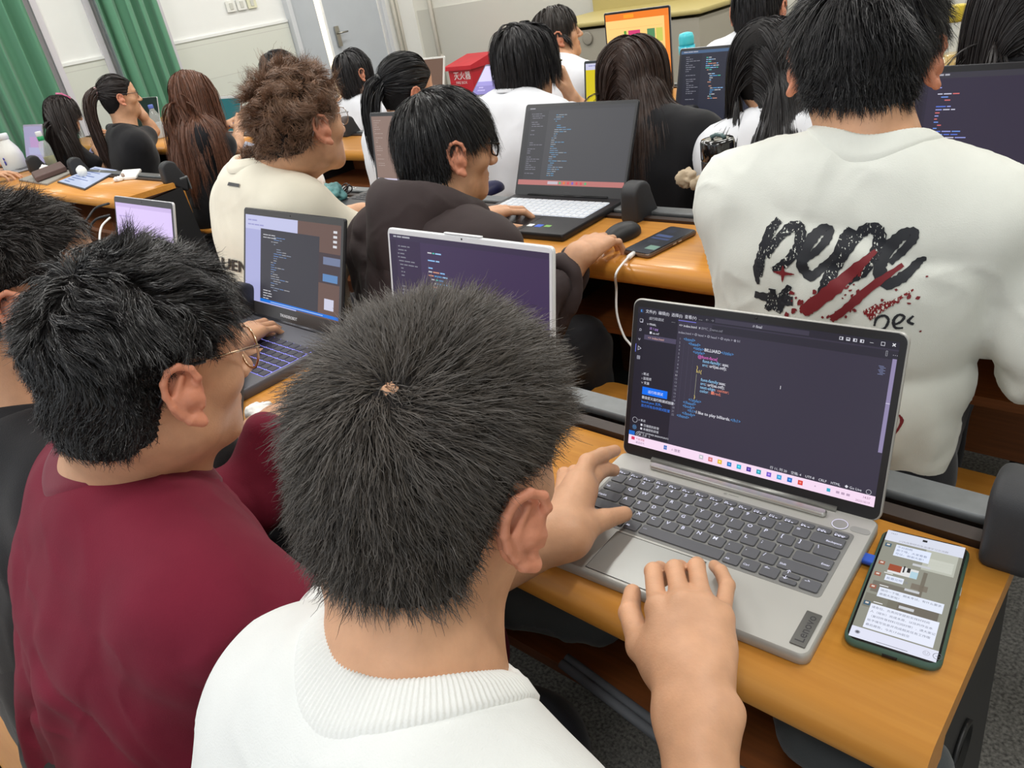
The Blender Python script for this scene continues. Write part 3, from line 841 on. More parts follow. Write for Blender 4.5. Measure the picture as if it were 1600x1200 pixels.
# ---- curly brown hair, cream T-shirt
p4N = W(400, 274, .90)
p4 = person('person', 'person in cream printed T-shirt with curly brown hair and thin glasses', W(470, 192, .985), 4, 4, -2, p4N, jaw=.9, hsc=.97, res=.0035, srgb=(208, 152, 116), tpitch=8, tyaw=-6, cut='u', neck_r=.053,
            arms=[armdict(p4N, frame_of(-6, 8), -1, (p4N[0]-.26, 1.06, .80), (p4N[0]-.20, 1.30, .79), (.1, 1, -.1)), armdict(p4N, frame_of(-6, 8), 1, (p4N[0]+.15, 1.10, .76), (p4N[0]-.02, 1.32, .79), (-.4, .9, -.1))])
CRM = cloth('cream_cotton', (232, 226, 208), noise=.03)
F4 = torso_field(p4['N'], p4['TM'], loose=.010, sh=.168, h=.48)
sleeves(F4, p4, [(-1, (p4N[0]-.26, 1.06, .80), None), (1, (p4N[0]+.15, 1.10, .76), None)], r0=.058, r1=.068, shx=.13)
garment(p4, F4, CRM, res=.0075, amp=.0035, seed=31, name='t_shirt'); collar(p4, CRM, r=.062, n=120, amp=.0003, h=.018)
trousers(p4, (30, 30, 36))
make_hair(p4, 'radial', n=15000, ng=900, length=.056, width=.0009, rgb=(132, 100, 78), matname='hair_brown', seg=14, lift=.9, clump=.72, jit=.003, off=lambda L, r: .004+r*np.interp(L[:, 2], [-.05, .0, .05], [.002, .006, .010]), curl=.75, cfreq=48, swirl=.3, grav=.35, seed=6,
          lenf=lambda L: np.interp(L[:, 2], [-.09, -.045, 0., .04], [.12, .18, .45, 1]))
p4['glabel'] = 'thin silver glasses worn by the curly-haired person in cream'
glasses(p4, mat('silver_wire', (190, 190, 190), rough=.25, metal=1), glens, r=.023, oval=(1.05, .85))

# ---- dark hooded jacket, black-rimmed glasses
p5N = W(662, 332, .96)
p5 = person('person', 'person in dark brown hooded jacket and black-rimmed glasses at the black laptop', W(696, 226, 1.055), -20, 12, 0, p5N, hsc=.97, res=.003, srgb=(214, 166, 130), tpitch=14, neck_r=.053, cut='f',
            arms=[dict(j=(p5N+V(-.17, .03, -.07), (p5N[0]-.30, 1.15, .80), onplane(738, 342, 2, .80)), n=(0, 0, 1), d=(.35, .95, .02), side=-1, covered=True, res=.0024, hk=dict(curl=(.5, .55, .6, .6), spread=.16)),
                  dict(j=(p5N+V(.17, .03, -.07), W(806, 560, 1.0), onplane(908, 396, 2, .800)), n=(.0, -.1, 1), d=onplane(958, 350, 2, .80)-onplane(908, 396, 2, .800), side=1, covered=True, res=.0022, hk=dict(curl=(.5, .55, .6, .65), thumb=.1, spread=.08, sc=1.05))])
JKT = cloth('brown_nylon', (58, 48, 48), noise=.08, bump=.2, rough=.7, sheen=.05)
F5 = torso_field(p5['N'], p5['TM'], loose=.010, sh=.175, h=.44)
sleeves(F5, p5, [(-1, (p5N[0]-.28, 1.13, .80), onplane(737, 348, 2, .80)), (1, W(806, 562, 1.0), onplane(904, 402, 2, .790))], r0=.064, r2=.054, long=True, shx=.13)
garment(p5, F5, JKT, res=.007, amp=.008, fr=(13, 13, 9), seed=41, name='jacket', folds=[(.030, (9, 9, 6), 64, -.6, .02), (.016, (18, 18, 9), 65, -.6, .02)])
def hood(P, m):
    F = Field(); F.frame(P['TM'], P['N']); prev = None
    for i in range(15):
        a = math.radians(-205+230*i/14); q = V(.090*math.cos(a), .030+.085*math.sin(a), .000+.030*max(0, -math.sin(a))-.02*max(0, math.sin(a)))
        if prev is not None: F.rc(prev, q, .030+.012*max(0, -math.sin(a)), .030+.012*max(0, -math.sin(a)), k=.02)
        prev = q
    F.el((0, -.070, -.055), (.09, .034, .075), k=.05)
    F.el((0, .005, .055), (.072, .075, .060), k=.02, op=-1)
    v, f = F.mesh(.005); v = smoothv(v, f, 1); v = wrinkle(v, f, .006, (16, 16, 12), 77)
    return link_mesh('hood', v, f, m, P['root'], None, True)
hood(p5, JKT); trousers(p5, (26, 26, 30))
make_hair(p5, 'radial', n=16000, ng=900, length=.105, width=.0009, rgb=(24, 22, 23), matname='hair_jet', whorl=(-.01, -.045, .09), seg=14, lift=.12, clump=.55, jit=.002, off=lambda L, r: (.001+.004*r), curl=.04, cfreq=30, swirl=.25, grav=1.0, seed=7, rough=.33,
          lenf=lambda L: np.interp(L[:, 2], [-.09, -.05, 0., .06], [.40, .40, .42, .8])*np.where((np.abs(L[:, 0]) > .05) & (L[:, 1] > -.03) & (L[:, 2] < .05), .5, 1))
p5['glabel'] = 'black-rimmed square glasses worn by the person in the hooded jacket'
glasses(p5, mat('black_acetate', (18, 18, 20), rough=.25), glens, r=.023, oval=(1.05, .8), square=True, th=.0016)

# ---- white printed T-shirt, back to the camera
p6N = W(1352, 250, 1.035)
p6 = person('person', 'person with back turned in loose white T-shirt with black and red lettering', W(1350, 80, 1.105), 14, 6, 2, p6N, hsc=.97, res=.003, srgb=(214, 162, 120), tpitch=6, tyaw=8, troll=6, neck_r=.057, cut='u', earflare=.6,
            arms=[armdict(p6N, frame_of(8, 6), -1, (p6N[0]-.22, 1.20, .80), (p6N[0]-.14, 1.38, .79), (.3, 1, -.1)), armdict(p6N, frame_of(8, 6), 1, (p6N[0]+.275, 1.08, .71), (p6N[0]+.12, 1.30, .79), (-.3, .9, -.1), res=.003)])
F6 = torso_field(p6['N'], p6['TM'], loose=.010, sh=.185, h=.56, w=.94)
sleeves(F6, p6, [(-1, (p6N[0]-.20, 1.20, .78), None), (1, (p6N[0]+.275, 1.08, .71), None)], r0=.060, r1=.074, frac=.75, shx=.155, ks=.012)
F6.frame(p6['TM'], p6['N']); F6.rc((-.08, .02, -.60), (.13, .02, -.63), .125, .125, k=.06)
garment(p6, F6, cloth('offwhite_cotton', (222, 224, 216), noise=.03), res=.006, amp=.009, fr=(9, 9, 6), seed=51, name='t_shirt', neck_cut=.068, folds=[(.034, (3.5, 3.5, 11), 66, -.7, -.26), (.016, (5, 5, 9), 67, -.7, -.02)]); collar(p6, cloth('offwhite_cotton', ()), r=.064, n=200, amp=.0003)
trousers(p6, (22, 24, 30))
make_hair(p6, 'radial', n=22000, ng=1200, length=.060, width=.0008, rgb=(26, 24, 26), matname='hair_black2', whorl=(0, -.05, .09), seg=12, lift=.30, clump=.6, jit=.002, off=lambda L, r: .002+r*np.interp(L[:, 2], [-.06, .01, .05], [.002, .007, .012]), curl=.10, cfreq=40, swirl=.3, grav=.8, seed=8,
          lenf=lambda L: np.interp(L[:, 2], [-.09, -.05, .0, .05], [.22, .3, .42, 1]))

# ---- prints that follow the cloth of a shirt
def printer(P, o, ux, uy, dirn):
    """returns f(u,v)->point on the cloth (projected along dirn)"""
    bv = BVHTree.FromPolygons([tuple(q) for q in P['g_v']], [tuple(int(i) for i in q) for q in P['g_f']])
    o, ux, uy, dirn = A(o, float), A(ux, float), A(uy, float), nrm(A(dirn, float))
    def f(u, v, lift=.0012):
        s = o+ux*u+uy*v-dirn*.35
        h = bv.ray_cast(Vector(s), Vector(dirn), .8)
        if h[0] is None: return o+ux*u+uy*v
        return A(h[0])-dirn*lift
    return f
def stroke(mb, pf, pts, ws, mi=0, lift=.0012, sub=6):
    """brush stroke along 2D points (catmull-rom) with widths"""
    P2 = [A(p, float) for p in pts]; n = len(P2); c, w = [], []
    for i in range(n-1):
        a, b, d, e = P2[max(i-1, 0)], P2[i], P2[i+1], P2[min(i+2, n-1)]
        for k in range(sub):
            t = k/sub; c.append(.5*((2*b)+(-a+d)*t+(2*a-5*b+4*d-e)*t*t+(-a+3*b-3*d+e)*t**3)); w.append(ws[i]*(1-t)+ws[i+1]*t)
    c.append(P2[-1]); w.append(ws[-1]); v = []
    for i, p in enumerate(c):
        t = nrm(c[min(i+1, len(c)-1)]-c[max(i-1, 0)]); nn = V(-t[1], t[0])
        ww = w[i]*(1+.12*math.sin(i*2.7)+.08*math.sin(i*5.1+1))
        for q in (-1, -.33, .33, 1): x = p+nn*q*ww/2; v.append(pf(x[0], x[1], lift))
    mb.put(v, [(i*4+j, i*4+j+1, i*4+j+5, i*4+j+4) for i in range(len(c)-1) for j in range(3)], mi, True)
def blob(mb, pf, c, r, mi=0, lift=.0012, n=9, jag=.35, asp=(1, 1), rot=0):
    v = [pf(c[0], c[1], lift)]
    for i in range(n):
        a = 2*math.pi*i/n; q = r*(1+jag*random.uniform(-1, 1)); x, y = q*math.cos(a)*asp[0], q*math.sin(a)*asp[1]
        v.append(pf(c[0]+x*math.cos(rot)-y*math.sin(rot), c[1]+x*math.sin(rot)+y*math.cos(rot), lift))
    mb.put(v, [(0, i+1, (i+1) % n+1) for i in range(n)], mi)
def px_uv(P, o, ux, uy, dirn):
    """photo position -> print coordinates on the print plane"""
    nn = nrm(A(dirn, float)); o = A(o, float)
    def g(x, y):
        r = ray(x, y); t = np.dot(o-CAM, nn)/np.dot(r, nn); q = CAM+r*t-o
        G = np.array([[np.dot(ux, ux), np.dot(ux, uy)], [np.dot(ux, uy), np.dot(uy, uy)]]); b = V(np.dot(q, ux), np.dot(q, uy))
        return np.linalg.solve(G, b)
    return g
def rough_print(name, rgb, under, scale=900, lo=.40):
    m = mat(name, rgb, rough=.6, spec=.3); nt = m.node_tree; b = nt.nodes['Principled BSDF']
    tc = nt.nodes.new('ShaderNodeTexCoord'); n = nt.nodes.new('ShaderNodeTexNoise'); n.inputs['Scale'].default_value = scale; n.inputs['Detail'].default_value = 4
    mp = nt.nodes.new('ShaderNodeMapping'); mp.inputs['Scale'].default_value = (1, 1, .45); nt.links.new(tc.outputs['Object'], mp.inputs['Vector']); nt.links.new(mp.outputs['Vector'], n.inputs['Vector'])
    r = nt.nodes.new('ShaderNodeValToRGB'); r.color_ramp.interpolation = 'CONSTANT'; r.color_ramp.elements[0].color = (*lin(under), 1); r.color_ramp.elements[1].color = (*lin(rgb), 1); r.color_ramp.elements[1].position = lo
    nt.links.new(n.outputs['Fac'], r.inputs['Fac']); nt.links.new(r.outputs['Color'], b.inputs['Base Color']); return m
bd = p6['TM'] @ V(0, 1, 0); bu = p6['TM'] @ V(0, 0, 1); br = p6['TM'] @ V(1, 0, 0)
bo = p6['N']+p6['TM'] @ V(0, -.115, -.22)
pf = printer(p6, bo, br, bu, bd); g6 = px_uv(p6, bo, br, bu, bd)
mb = MB()
def S(pts, ws, mi, lift=.0012, k=1.0):
    k *= .82; u = [g6(x, y) for x, y in pts]; sc_ = np.linalg.norm(g6(1301, 430)-g6(1300, 430))
    stroke(mb, pf, u, [w*sc_*k for w in ws], mi, lift)
# letters of the big word: p e p e
S([(1206, 352), (1192, 372), (1182, 405), (1178, 440)], [16, 22, 22, 12], 1)
S([(1178, 405), (1173, 430), (1176, 452)], [14, 16, 6], 0)
S([(1190, 408), (1206, 382), (1228, 362), (1242, 368), (1240, 392), (1224, 414), (1200, 428)], [14, 18, 22, 22, 20, 20, 12], 1)
S([(1252, 412), (1272, 396), (1286, 378), (1284, 366), (1268, 372), (1252, 396), (1248, 420), (1262, 436), (1284, 420), (1300, 404)], [12, 16, 18, 18, 22, 24, 22, 20, 16, 12], 0)
S([(1322, 366), (1312, 384), (1300, 420), (1286, 452), (1278, 478)], [18, 24, 26, 24, 14], 1)
S([(1304, 424), (1324, 388), (1348, 366), (1366, 374), (1362, 400), (1346, 428), (1320, 446)], [14, 20, 22, 24, 22, 22, 14], 1)
S([(1384, 420), (1404, 402), (1420, 382), (1414, 374), (1394, 384), (1374, 410), (1370, 432), (1384, 450), (1408, 440), (1430, 420), (1440, 418)], [12, 16, 18, 20, 24, 24, 24, 24, 20, 14, 6], 0)
# the dark mark below the first letter
S([(1170, 468), (1200, 474), (1234, 476)], [14, 22, 20], 0); S([(1200, 458), (1198, 478), (1190, 492)], [16, 22, 12], 1); S([(1228, 452), (1216, 474), (1206, 494)], [10, 26, 20], 1)
# red strokes, star and spatter
S([(1362, 400), (1330, 428), (1290, 462), (1250, 492)], [8, 22, 30, 24], 2, .0018); S([(1404, 424), (1360, 452), (1322, 484), (1298, 502)], [8, 16, 18, 14], 2, .0018)
S([(1422, 462), (1390, 480), (1352, 502)], [3, 8, 16], 3, .0018); S([(1388, 478), (1360, 490), (1345, 494)], [4, 16, 10], 3, .0018)
S([(1218, 420), (1218, 432), (1217, 446)], [1.5, 10, 1], 2, .0022); S([(1202, 430), (1217, 432), (1236, 434)], [1, 10, 1.5], 2, .0022)
for i in range(60):
    x, y = random.choice([(1260, 470), (1325, 452), (1310, 495), (1400, 470), (1240, 486)]); x += random.gauss(0, 16); y += random.gauss(0, 10)
    blob(mb, pf, g6(x, y), .0012+.0022*random.random()**2, 2, .0016, asp=(1, random.uniform(.5, 1.6)))
for x, y, r in ((1429, 476, 3.2), (1432, 531, 1.6), (1442, 444, 1.5)): blob(mb, pf, g6(x, y), r*.0008, 2)
S([(1398, 664), (1402, 676), (1392, 694)], [3, 7, 3], 2)
# the small lettering under it
S([(1362, 516), (1366, 504), (1378, 500), (1384, 508), (1378, 520), (1366, 524)], [4, 5, 5, 5, 5, 4], 0)
S([(1390, 516), (1402, 512), (1408, 504), (1400, 500), (1392, 508), (1394, 520), (1406, 522)], [4, 5, 5, 5, 6, 5, 4], 0)
S([(1422, 504), (1414, 512), (1422, 518)], [4, 6, 5], 0)
mb.make('printed_lettering', [mat('print_black', (36, 38, 44), rough=.6), rough_print('print_black_dry', (36, 38, 44), (222, 224, 216), 420, .37), mat('print_red', (122, 28, 36), rough=.6), rough_print('print_red_dry', (128, 34, 38), (222, 224, 216), 500, .44)], p6['root'], 'black and dark red brush lettering across the back')

# print on the cream T-shirt
bd = p4['TM'] @ V(0, 1, 0); bu = p4['TM'] @ V(0, 0, 1); br = p4['TM'] @ V(1, 0, 0)
bo = p4['N']+p4['TM'] @ V(0, -.11, -.20)
pf = printer(p4, bo, br, bu, bd); g4 = px_uv(p4, bo, br, bu, bd)
mb = MB()
bv4 = BVHTree.FromPolygons([tuple(q) for q in p4['g_v']], [tuple(int(i) for i in q) for q in p4['g_f']])
def seen(x, y, lift=.0025):
    h = bv4.ray_cast(Vector(CAM), Vector(ray(x, y)), 5)
    return None if h[0] is None else A(h[0])+A(h[1])*lift*(1 if h[1].dot(Vector(ray(x, y))) < 0 else -1)
def cloth_text(s, x, y, h, bold=.02, xs=1.0):
    v, f = text_geo(s, 1, 'LEFT', bold); sz = h*1.38
    pts = [seen(x+q[0]*sz*xs, y-q[1]*sz+q[0]*sz*xs*.22) for q in v]
    keep = [q for q in f if all(pts[i] is not None for i in q)]; used = sorted({i for q in keep for i in q}); ix = {i: k for k, i in enumerate(used)}
    if keep: mb.put([pts[i] for i in used], [tuple(ix[i] for i in q) for q in keep], 0)
cloth_text('QUENE', 329, 414, 17, .03, .92); cloth_text('PPRECIATE', 329, 434, 7, .01, .9); cloth_text('YOUR', 345, 447, 6, .01)
lab = MB(); c = g4(367, 289)
for i in range(1):
    q = [seen(x_, y_, .003) for x_, y_ in ((357, 290), (375, 293), (376, 288), (359, 285))]; lab.put(q, [(0, 1, 2, 3)])
mb.make('printed_lettering', mat('print_brown', (58, 50, 44), rough=.7), p4['root'], 'dark block lettering low on the back')
lab.make('back_tag', mat('print_grey', (70, 70, 72), rough=.7), p4['root'])
# ------------------------------------------------------------------ rows further forward
WH2 = cloth('bright_white_cotton', (222, 224, 229), noise=.03)
def far_person(label, Hp, hy, Np, ny, yaw, pitch, clothm, hair, arms=None, cname='t_shirt', tyaw=0, tpitch=10, hsc=.98, long_sleeve=False, roll=0, srgb=(212, 160, 130), cut='f', loose=.012, sh=.17, res=.006, tr=(26, 26, 30), glabel=None, armcov=False, nz=None, ears=(1, 1)):
    if hair.pop('noears', 0): ears = (0, 0)
    H = W(Hp[0], Hp[1], hy); N = W(Np[0], Np[1], ny)
    TM = frame_of(tyaw, tpitch); al = []; sl = []
    for a in (arms or []):
        s_, e, w, d = a[:4]; hk = a[4] if len(a) > 4 else None
        al.append(armdict(N, TM, s_, e, w, d, covered=long_sleeve, hk=hk, n=a[5] if len(a) > 5 else (0, 0, 1), shx=.13)); al[-1]['r'] = (.036, .031, .023); sl.append((s_, e, w))
    if not al:
        for s_ in (-1, 1):
            e = N+rotz(math.radians(tyaw)) @ V(s_*.22, .16, -.27); w = N+rotz(math.radians(tyaw)) @ V(s_*.14, .38, -.27)
            w[2] = .79; e[2] = max(e[2], .79)
            al.append(armdict(N, TM, s_, e, w, (-s_*.3, 1, -.1), covered=long_sleeve, shx=.13)); al[-1]['r'] = (.036, .031, .023); sl.append((s_, e, w))
    P = person('person', label, H, yaw, pitch, roll, N, hsc=hsc, res=.0045, srgb=srgb, tpitch=tpitch, tyaw=tyaw, neck_r=.047, cut=cut, arms=al, jaw=.9, earflare=.12, ears=ears, scalp=(20, 18, 18) if hair.get('rgb', (30, 30, 30))[0] < 60 else (44, 30, 24))
    F = torso_field(N, P['TM'], loose=loose, sh=sh, w=.92, h=.46)
    sleeves(F, P, sl, r0=.056, r1=.060, r2=.048, long=long_sleeve, shx=.13)
    garment(P, F, clothm, res=.010, amp=.004, seed=int(abs(H[0])*100), name=cname, neck_cut=.056); collar(P, clothm, r=.053, n=70, amp=0, h=.015)
    trousers(P, tr, res=.018)
    kind = hair.pop('kind', None)
    TF = None
    if hair.pop('drape', False):
        TF = Field(); TF.frame(P['TM'], N); TF.el((0, .02, -.2), (.165, .115, .24), k=.05); TF.rc((-.12, .02, -.065), (.12, .02, -.065), .06, .06, k=.04); TF.rc((0, .01, .05), (0, .02, -.05), .05, .06, k=.03)
    tail = hair.pop('tail', None)
    make_hair(P, hair.pop('style', 'radial'), torso=TF, **hair)
    if tail: tie_tail(P, torso=TF, **tail)
    if glabel:
        P['glabel'] = glabel; glasses(P, mat('dark_wire', (60, 58, 58), rough=.3, metal=.6), glens, r=.022, th=.0012)
    return P
TOPL = lambda L: np.interp(L[:, 2], [-.09, -.05, 0., .06], [.55, .65, .75, 1])
LONGL = lambda L: np.interp(L[:, 1], [.02, .06], [1, .8])
# --- the group of three at the left
fp = far_person('person in black with long straight hair held by a pink hair clip', (97, 176), 1.90, (95, 226), 1.85, -8, 16, BLK,
    dict(noears=1, style='part', part=.012, drape=True, maxd=.24, n=16000, ng=1500, length=.50, width=.0028, rgb=(46, 38, 36), matname='hair_far_dark', seg=18, lift=.05, clump=.22, jit=.002, off=lambda L, r: .004+.012*r, grav=3., seed=11, lenf=lambda L: np.interp(L[:, 1], [0, .03], [1, .22])),
    arms=[(-1, W(130, 262, 2.02), W(146, 238, 2.05), (.2, .4, .8)), (1, W(165, 262, 2.0), W(150, 232, 2.05), (-.3, .5, .8))], tyaw=0)
cl = MB(fp['M']*fp['sc'], fp['c']); cl.tube([V(.030, -.030, .113), V(.040, .0, .115), V(.050, .032, .104), V(.058, .050, .090)], .0035, 6); cl.tube([V(.030, -.030, .119), V(.042, .0, .121), V(.058, .050, .096)], .0022, 6)
tag(cl.make('hair_clip', mat('pink_plastic', (236, 120, 170), rough=.3)), 'pink hair clip on the leftmost long-haired person', 'hair clip')
fp = far_person('person in black T-shirt with ponytail, chin resting on right hand', (186, 150), 1.92, (190, 205), 1.86, -12, 4, BLK,
    dict(style='back', part=(0, -.105, .035), n=8000, ng=400, length=.11, width=.0022, rgb=(40, 33, 32), matname='hair_far_dark2', seg=9, lift=.03, clump=.3, jit=.001, off=lambda L, r: .002+.004*r, grav=.0, seed=12, tail=dict(at=(0, -.112, .035), fall=(0, -1, .1), n=2500, length=.42, rad=.028, width=.003, rgb=(62, 46, 40), matname='hair_far_brown', grav=3., seg=18)),
    arms=[(1, W(240, 205, 2.06), W(222, 180, 2.02), (-.35, -.15, .9), dict(curl=(.9, .9, .9, .9)), (.8, .3, .1)), (-1, W(160, 250, 2.05), W(170, 235, 2.2), (0, 1, 0))], glabel='dark wire glasses on the person with the ponytail', tyaw=-4)
sc_ = MB(fp['M']*fp['sc'], fp['c']); sc_.tube([V(.022*math.cos(a), -.108+.008*math.sin(3*a), .036+.022*math.sin(a)) for a in np.linspace(0, 2*math.pi, 17)[:-1]], .007, 8, closed=True)
tag(sc_.make('hair_tie', mat('pale_pink_cloth', (226, 186, 186), rough=.8)), 'pale pink hair tie on the brown ponytail', 'hair tie')
fp = far_person('person in black short sleeves with long wavy brown hair, leaning over the desk', (300, 146), 1.90, (300, 190), 1.86, -16, 22, BLK,
    dict(noears=1, style='part', part=.0, drape=True, maxd=.24, n=18000, ng=1400, length=.50, width=.0026, rgb=(112, 74, 56), matname='hair_auburn', seg=22, lift=.1, clump=.6, jit=.003, off=lambda L, r: .006+.028*r, curl=.20, cfreq=22, grav=3., seed=13, lenf=lambda L: np.interp(L[:, 1], [0.02, .06], [1, .5])),
    arms=[(1, W(368, 232, 1.98), W(374, 200, 2.10), (-.5, .6, .5)), (-1, W(330, 215, 2.0), W(352, 196, 2.12), (.5, .7, .3))], tyaw=-14)
br_ = MB(); a = W(374, 203, 2.095); br_.tube([a+rotz(.3) @ V(.026*math.cos(t), 0, .026*math.sin(t)) for t in np.linspace(0, 6.283, 15)[:-1]], .003, 6, closed=True); tag(br_.make('bracelet', mat('black_tip', ())), 'thin black band round a wrist beside the brown hair', 'bracelet')
# --- behind the red box side
far_person('person mostly hidden behind the curly-haired person, only dark crown showing', (436, 108), 2.72, (430, 150), 2.68, 0, 8, BLK, dict(n=4000, ng=250, length=.06, width=.0025, rgb=(34, 32, 34), matname='hair_far_black', lift=.2, seg=6, grav=.6, seed=14, off=.006))
far_person('person in white top with black bob, in front of the half-open door', (553, 112), 2.72, (555, 160), 2.68, -4, 8, WH2,
    dict(n=7000, ng=400, length=.13, width=.0022, rgb=(30, 28, 30), matname='hair_far_black', seg=12, lift=.06, clump=.22, off=lambda L, r: .002+.012*r, grav=3., seed=15, lenf=TOPL), cname='t_shirt', sh=.175)
fp = far_person('person with black ponytail tied by a scrunchie, leaning to the right', (636, 136), 1.96, (625, 190), 1.90, -14, 18, WH2,
    dict(style='back', part=(-.01, -.10, .0), n=9000, ng=450, length=.11, width=.0018, rgb=(24, 23, 26), matname='hair_far_black3', seg=9, lift=.03, clump=.35, jit=.001, off=lambda L, r: .002+.008*r, grav=.0, seed=16, tail=dict(at=(-.01, -.112, .0), fall=(0, -1, -.2), n=2200, length=.30, rad=.030, width=.002, rgb=(24, 23, 26), matname='hair_far_black3', grav=3., seg=14)), roll=8)
sc_ = MB(fp['M']*fp['sc'], fp['c'])
for k in range(2): sc_.tube([V(-.01+(.024+.005*math.sin(5*a+k))*math.cos(a), -.108-.008*k+.006*math.sin(4*a), .0+(.024+.004*math.cos(6*a))*math.sin(a)) for a in np.linspace(0, 2*math.pi, 25)[:-1]], .008, 8, closed=True)
tag(sc_.make('hair_tie', mat('black_tip', ())), 'black scrunchie on the black ponytail', 'hair tie')
far_person('person in white T-shirt and black-rimmed glasses with mop of black hair, hand at chin', (822, 97), 1.95, (800, 158), 1.87, -10, 12, WH2,
    dict(noears=1, n=13000, ng=700, length=.12, width=.0014, rgb=(30, 28, 29), matname='hair_far_black', whorl=(0, -.04, .09), seg=12, lift=.10, clump=.5, off=lambda L, r: .002+.014*r, grav=3., seed=17, lenf=TOPL), hsc=1.03, sh=.19,
    arms=[(1, W(912, 182, 2.12), W(893, 152, 2.08), (-.25, .0, .95), dict(curl=(1.0, 1.1, 1.1, 1.1)), (.6, .5, .1)), (-1, W(770, 215, 1.96), W(800, 230, 2.15), (.2, 1, 0))], loose=.016, glabel='black-rimmed glasses on the person in white with hand at chin', tyaw=-6)
far_person('person in profile in white T-shirt with long dark hair tucked back, face turned right', (868, 52), 2.80, (872, 100), 2.72, -38, -6, WH2,
    dict(style='part', part=-.01, drape=True, maxd=.24, n=12000, ng=1200, length=.30, width=.0024, rgb=(48, 42, 38), matname='hair_far_dark3', seg=14, lift=.05, clump=.22, off=lambda L, r: .003+.010*r, grav=3., seed=18, lenf=lambda L: np.interp(L[:, 1], [-.02, .03], [1, .3])), tyaw=-10, sh=.175)
far_person('person in black jacket with shoulder-length brown hair, seen from behind', (990, 118), 1.95, (1000, 185), 1.88, 10, 10, BLK,
    dict(noears=1, style='part', part=.0, drape=True, maxd=.24, n=26000, ng=2200, length=.30, width=.0011, lenf=lambda L: np.interp(L[:, 1], [0, .05], [1, .5]), rgb=(62, 44, 36), matname='hair_chestnut', seg=16, lift=.06, clump=.22, off=lambda L, r: .003+.020*r, curl=.03, grav=3., seed=19), cname='jacket', long_sleeve=True, loose=.02, sh=.19, tyaw=6)
far_person('person in pale top with long straight black hair beside the tall black tumbler', (1200, 100), 1.95, (1215, 190), 1.87, 6, 14, WH2,
    dict(noears=1, style='part', part=.0, drape=True, maxd=.18, n=28000, ng=2200, length=.42, width=.0011, lenf=lambda L: np.interp(L[:, 1], [-.01, .04], [1, .4]), rgb=(34, 31, 32), matname='hair_far_black4', seg=18, lift=.04, clump=.22, off=lambda L, r: .003+.016*r, grav=3., seed=20), tyaw=12, hsc=1.0)
far_person('person at the top edge in white with short black hair, near the orange screen', (1186, 12), 2.75, (1180, 62), 2.70, 6, 8, WH2,
    dict(n=6000, ng=350, length=.09, width=.002, rgb=(28, 26, 28), matname='hair_far_black', seg=10, lift=.08, clump=.22, off=lambda L, r: .002+.010*r, grav=3., seed=21, lenf=TOPL), cut='m')
far_person('person at the right edge with long straight black hair, beyond the big dark screen', (1592, 20), 1.95, (1610, 120), 1.89, 22, 10, BLK,
    dict(noears=1, style='part', part=.0, drape=True, maxd=.24, n=24000, ng=2000, length=.45, width=.0012, lenf=lambda L: np.interp(L[:, 1], [-.01, .04], [1, .4]), rgb=(38, 33, 33), matname='hair_far_black5', seg=18, lift=.04, clump=.22, off=lambda L, r: .003+.016*r, grav=3., seed=22), tyaw=16)
# someone cut off by the left edge: only a hand reaches the open laptop
far_person('person cut off by the left edge, only a hand at the lilac laptop showing', (-130, 150), 1.05, (-140, 215), 1.0, -10, 10, BLK,
    dict(n=1500, ng=150, length=.06, width=.003, rgb=(30, 28, 30), matname='hair_far_black', lift=.2, seg=6, grav=.6, seed=23, off=.006),
    arms=[(1, V(-5.62, 1.22, .80), onplane(-12, 272, 2, .80), (.75, .5, -.05)), (-1, V(-6.1, 1.2, .8), V(-5.95, 1.4, .79), (0, 1, 0))])
# ------------------------------------------------------------------ the room
def wood_mat():
    m = mat('desk_wood', (206, 142, 56), rough=.38, spec=.45, coat=.25); nt = m.node_tree; b = nt.nodes['Principled BSDF']; L = nt.links
    tc = nt.nodes.new('ShaderNodeTexCoord'); mp = nt.nodes.new('ShaderNodeMapping'); mp.inputs['Scale'].default_value = (2.5, 60, 60)
    n = nt.nodes.new('ShaderNodeTexNoise'); n.inputs['Scale'].default_value = 1.6; n.inputs['Detail'].default_value = 6; n.inputs['Distortion'].default_value = .3
    r = nt.nodes.new('ShaderNodeValToRGB'); r.color_ramp.elements[0].position = .3; r.color_ramp.elements[0].color = (*lin((196, 130, 50)), 1); r.color_ramp.elements[1].position = .7; r.color_ramp.elements[1].color = (*lin((210, 146, 62)), 1)
    L.new(tc.outputs['Object'], mp.inputs['Vector']); L.new(mp.outputs['Vector'], n.inputs['Vector']); L.new(n.outputs['Fac'], r.inputs['Fac']); L.new(r.outputs['Color'], b.inputs['Base Color'])
    return m
WOOD = wood_mat()
WALL = mat('wall_paint', (228, 226, 216), rough=.8, noise=.02, nscale=3)
WALLW = mat('wall_paint_white', (236, 237, 234), rough=.8, noise=.02, nscale=3)
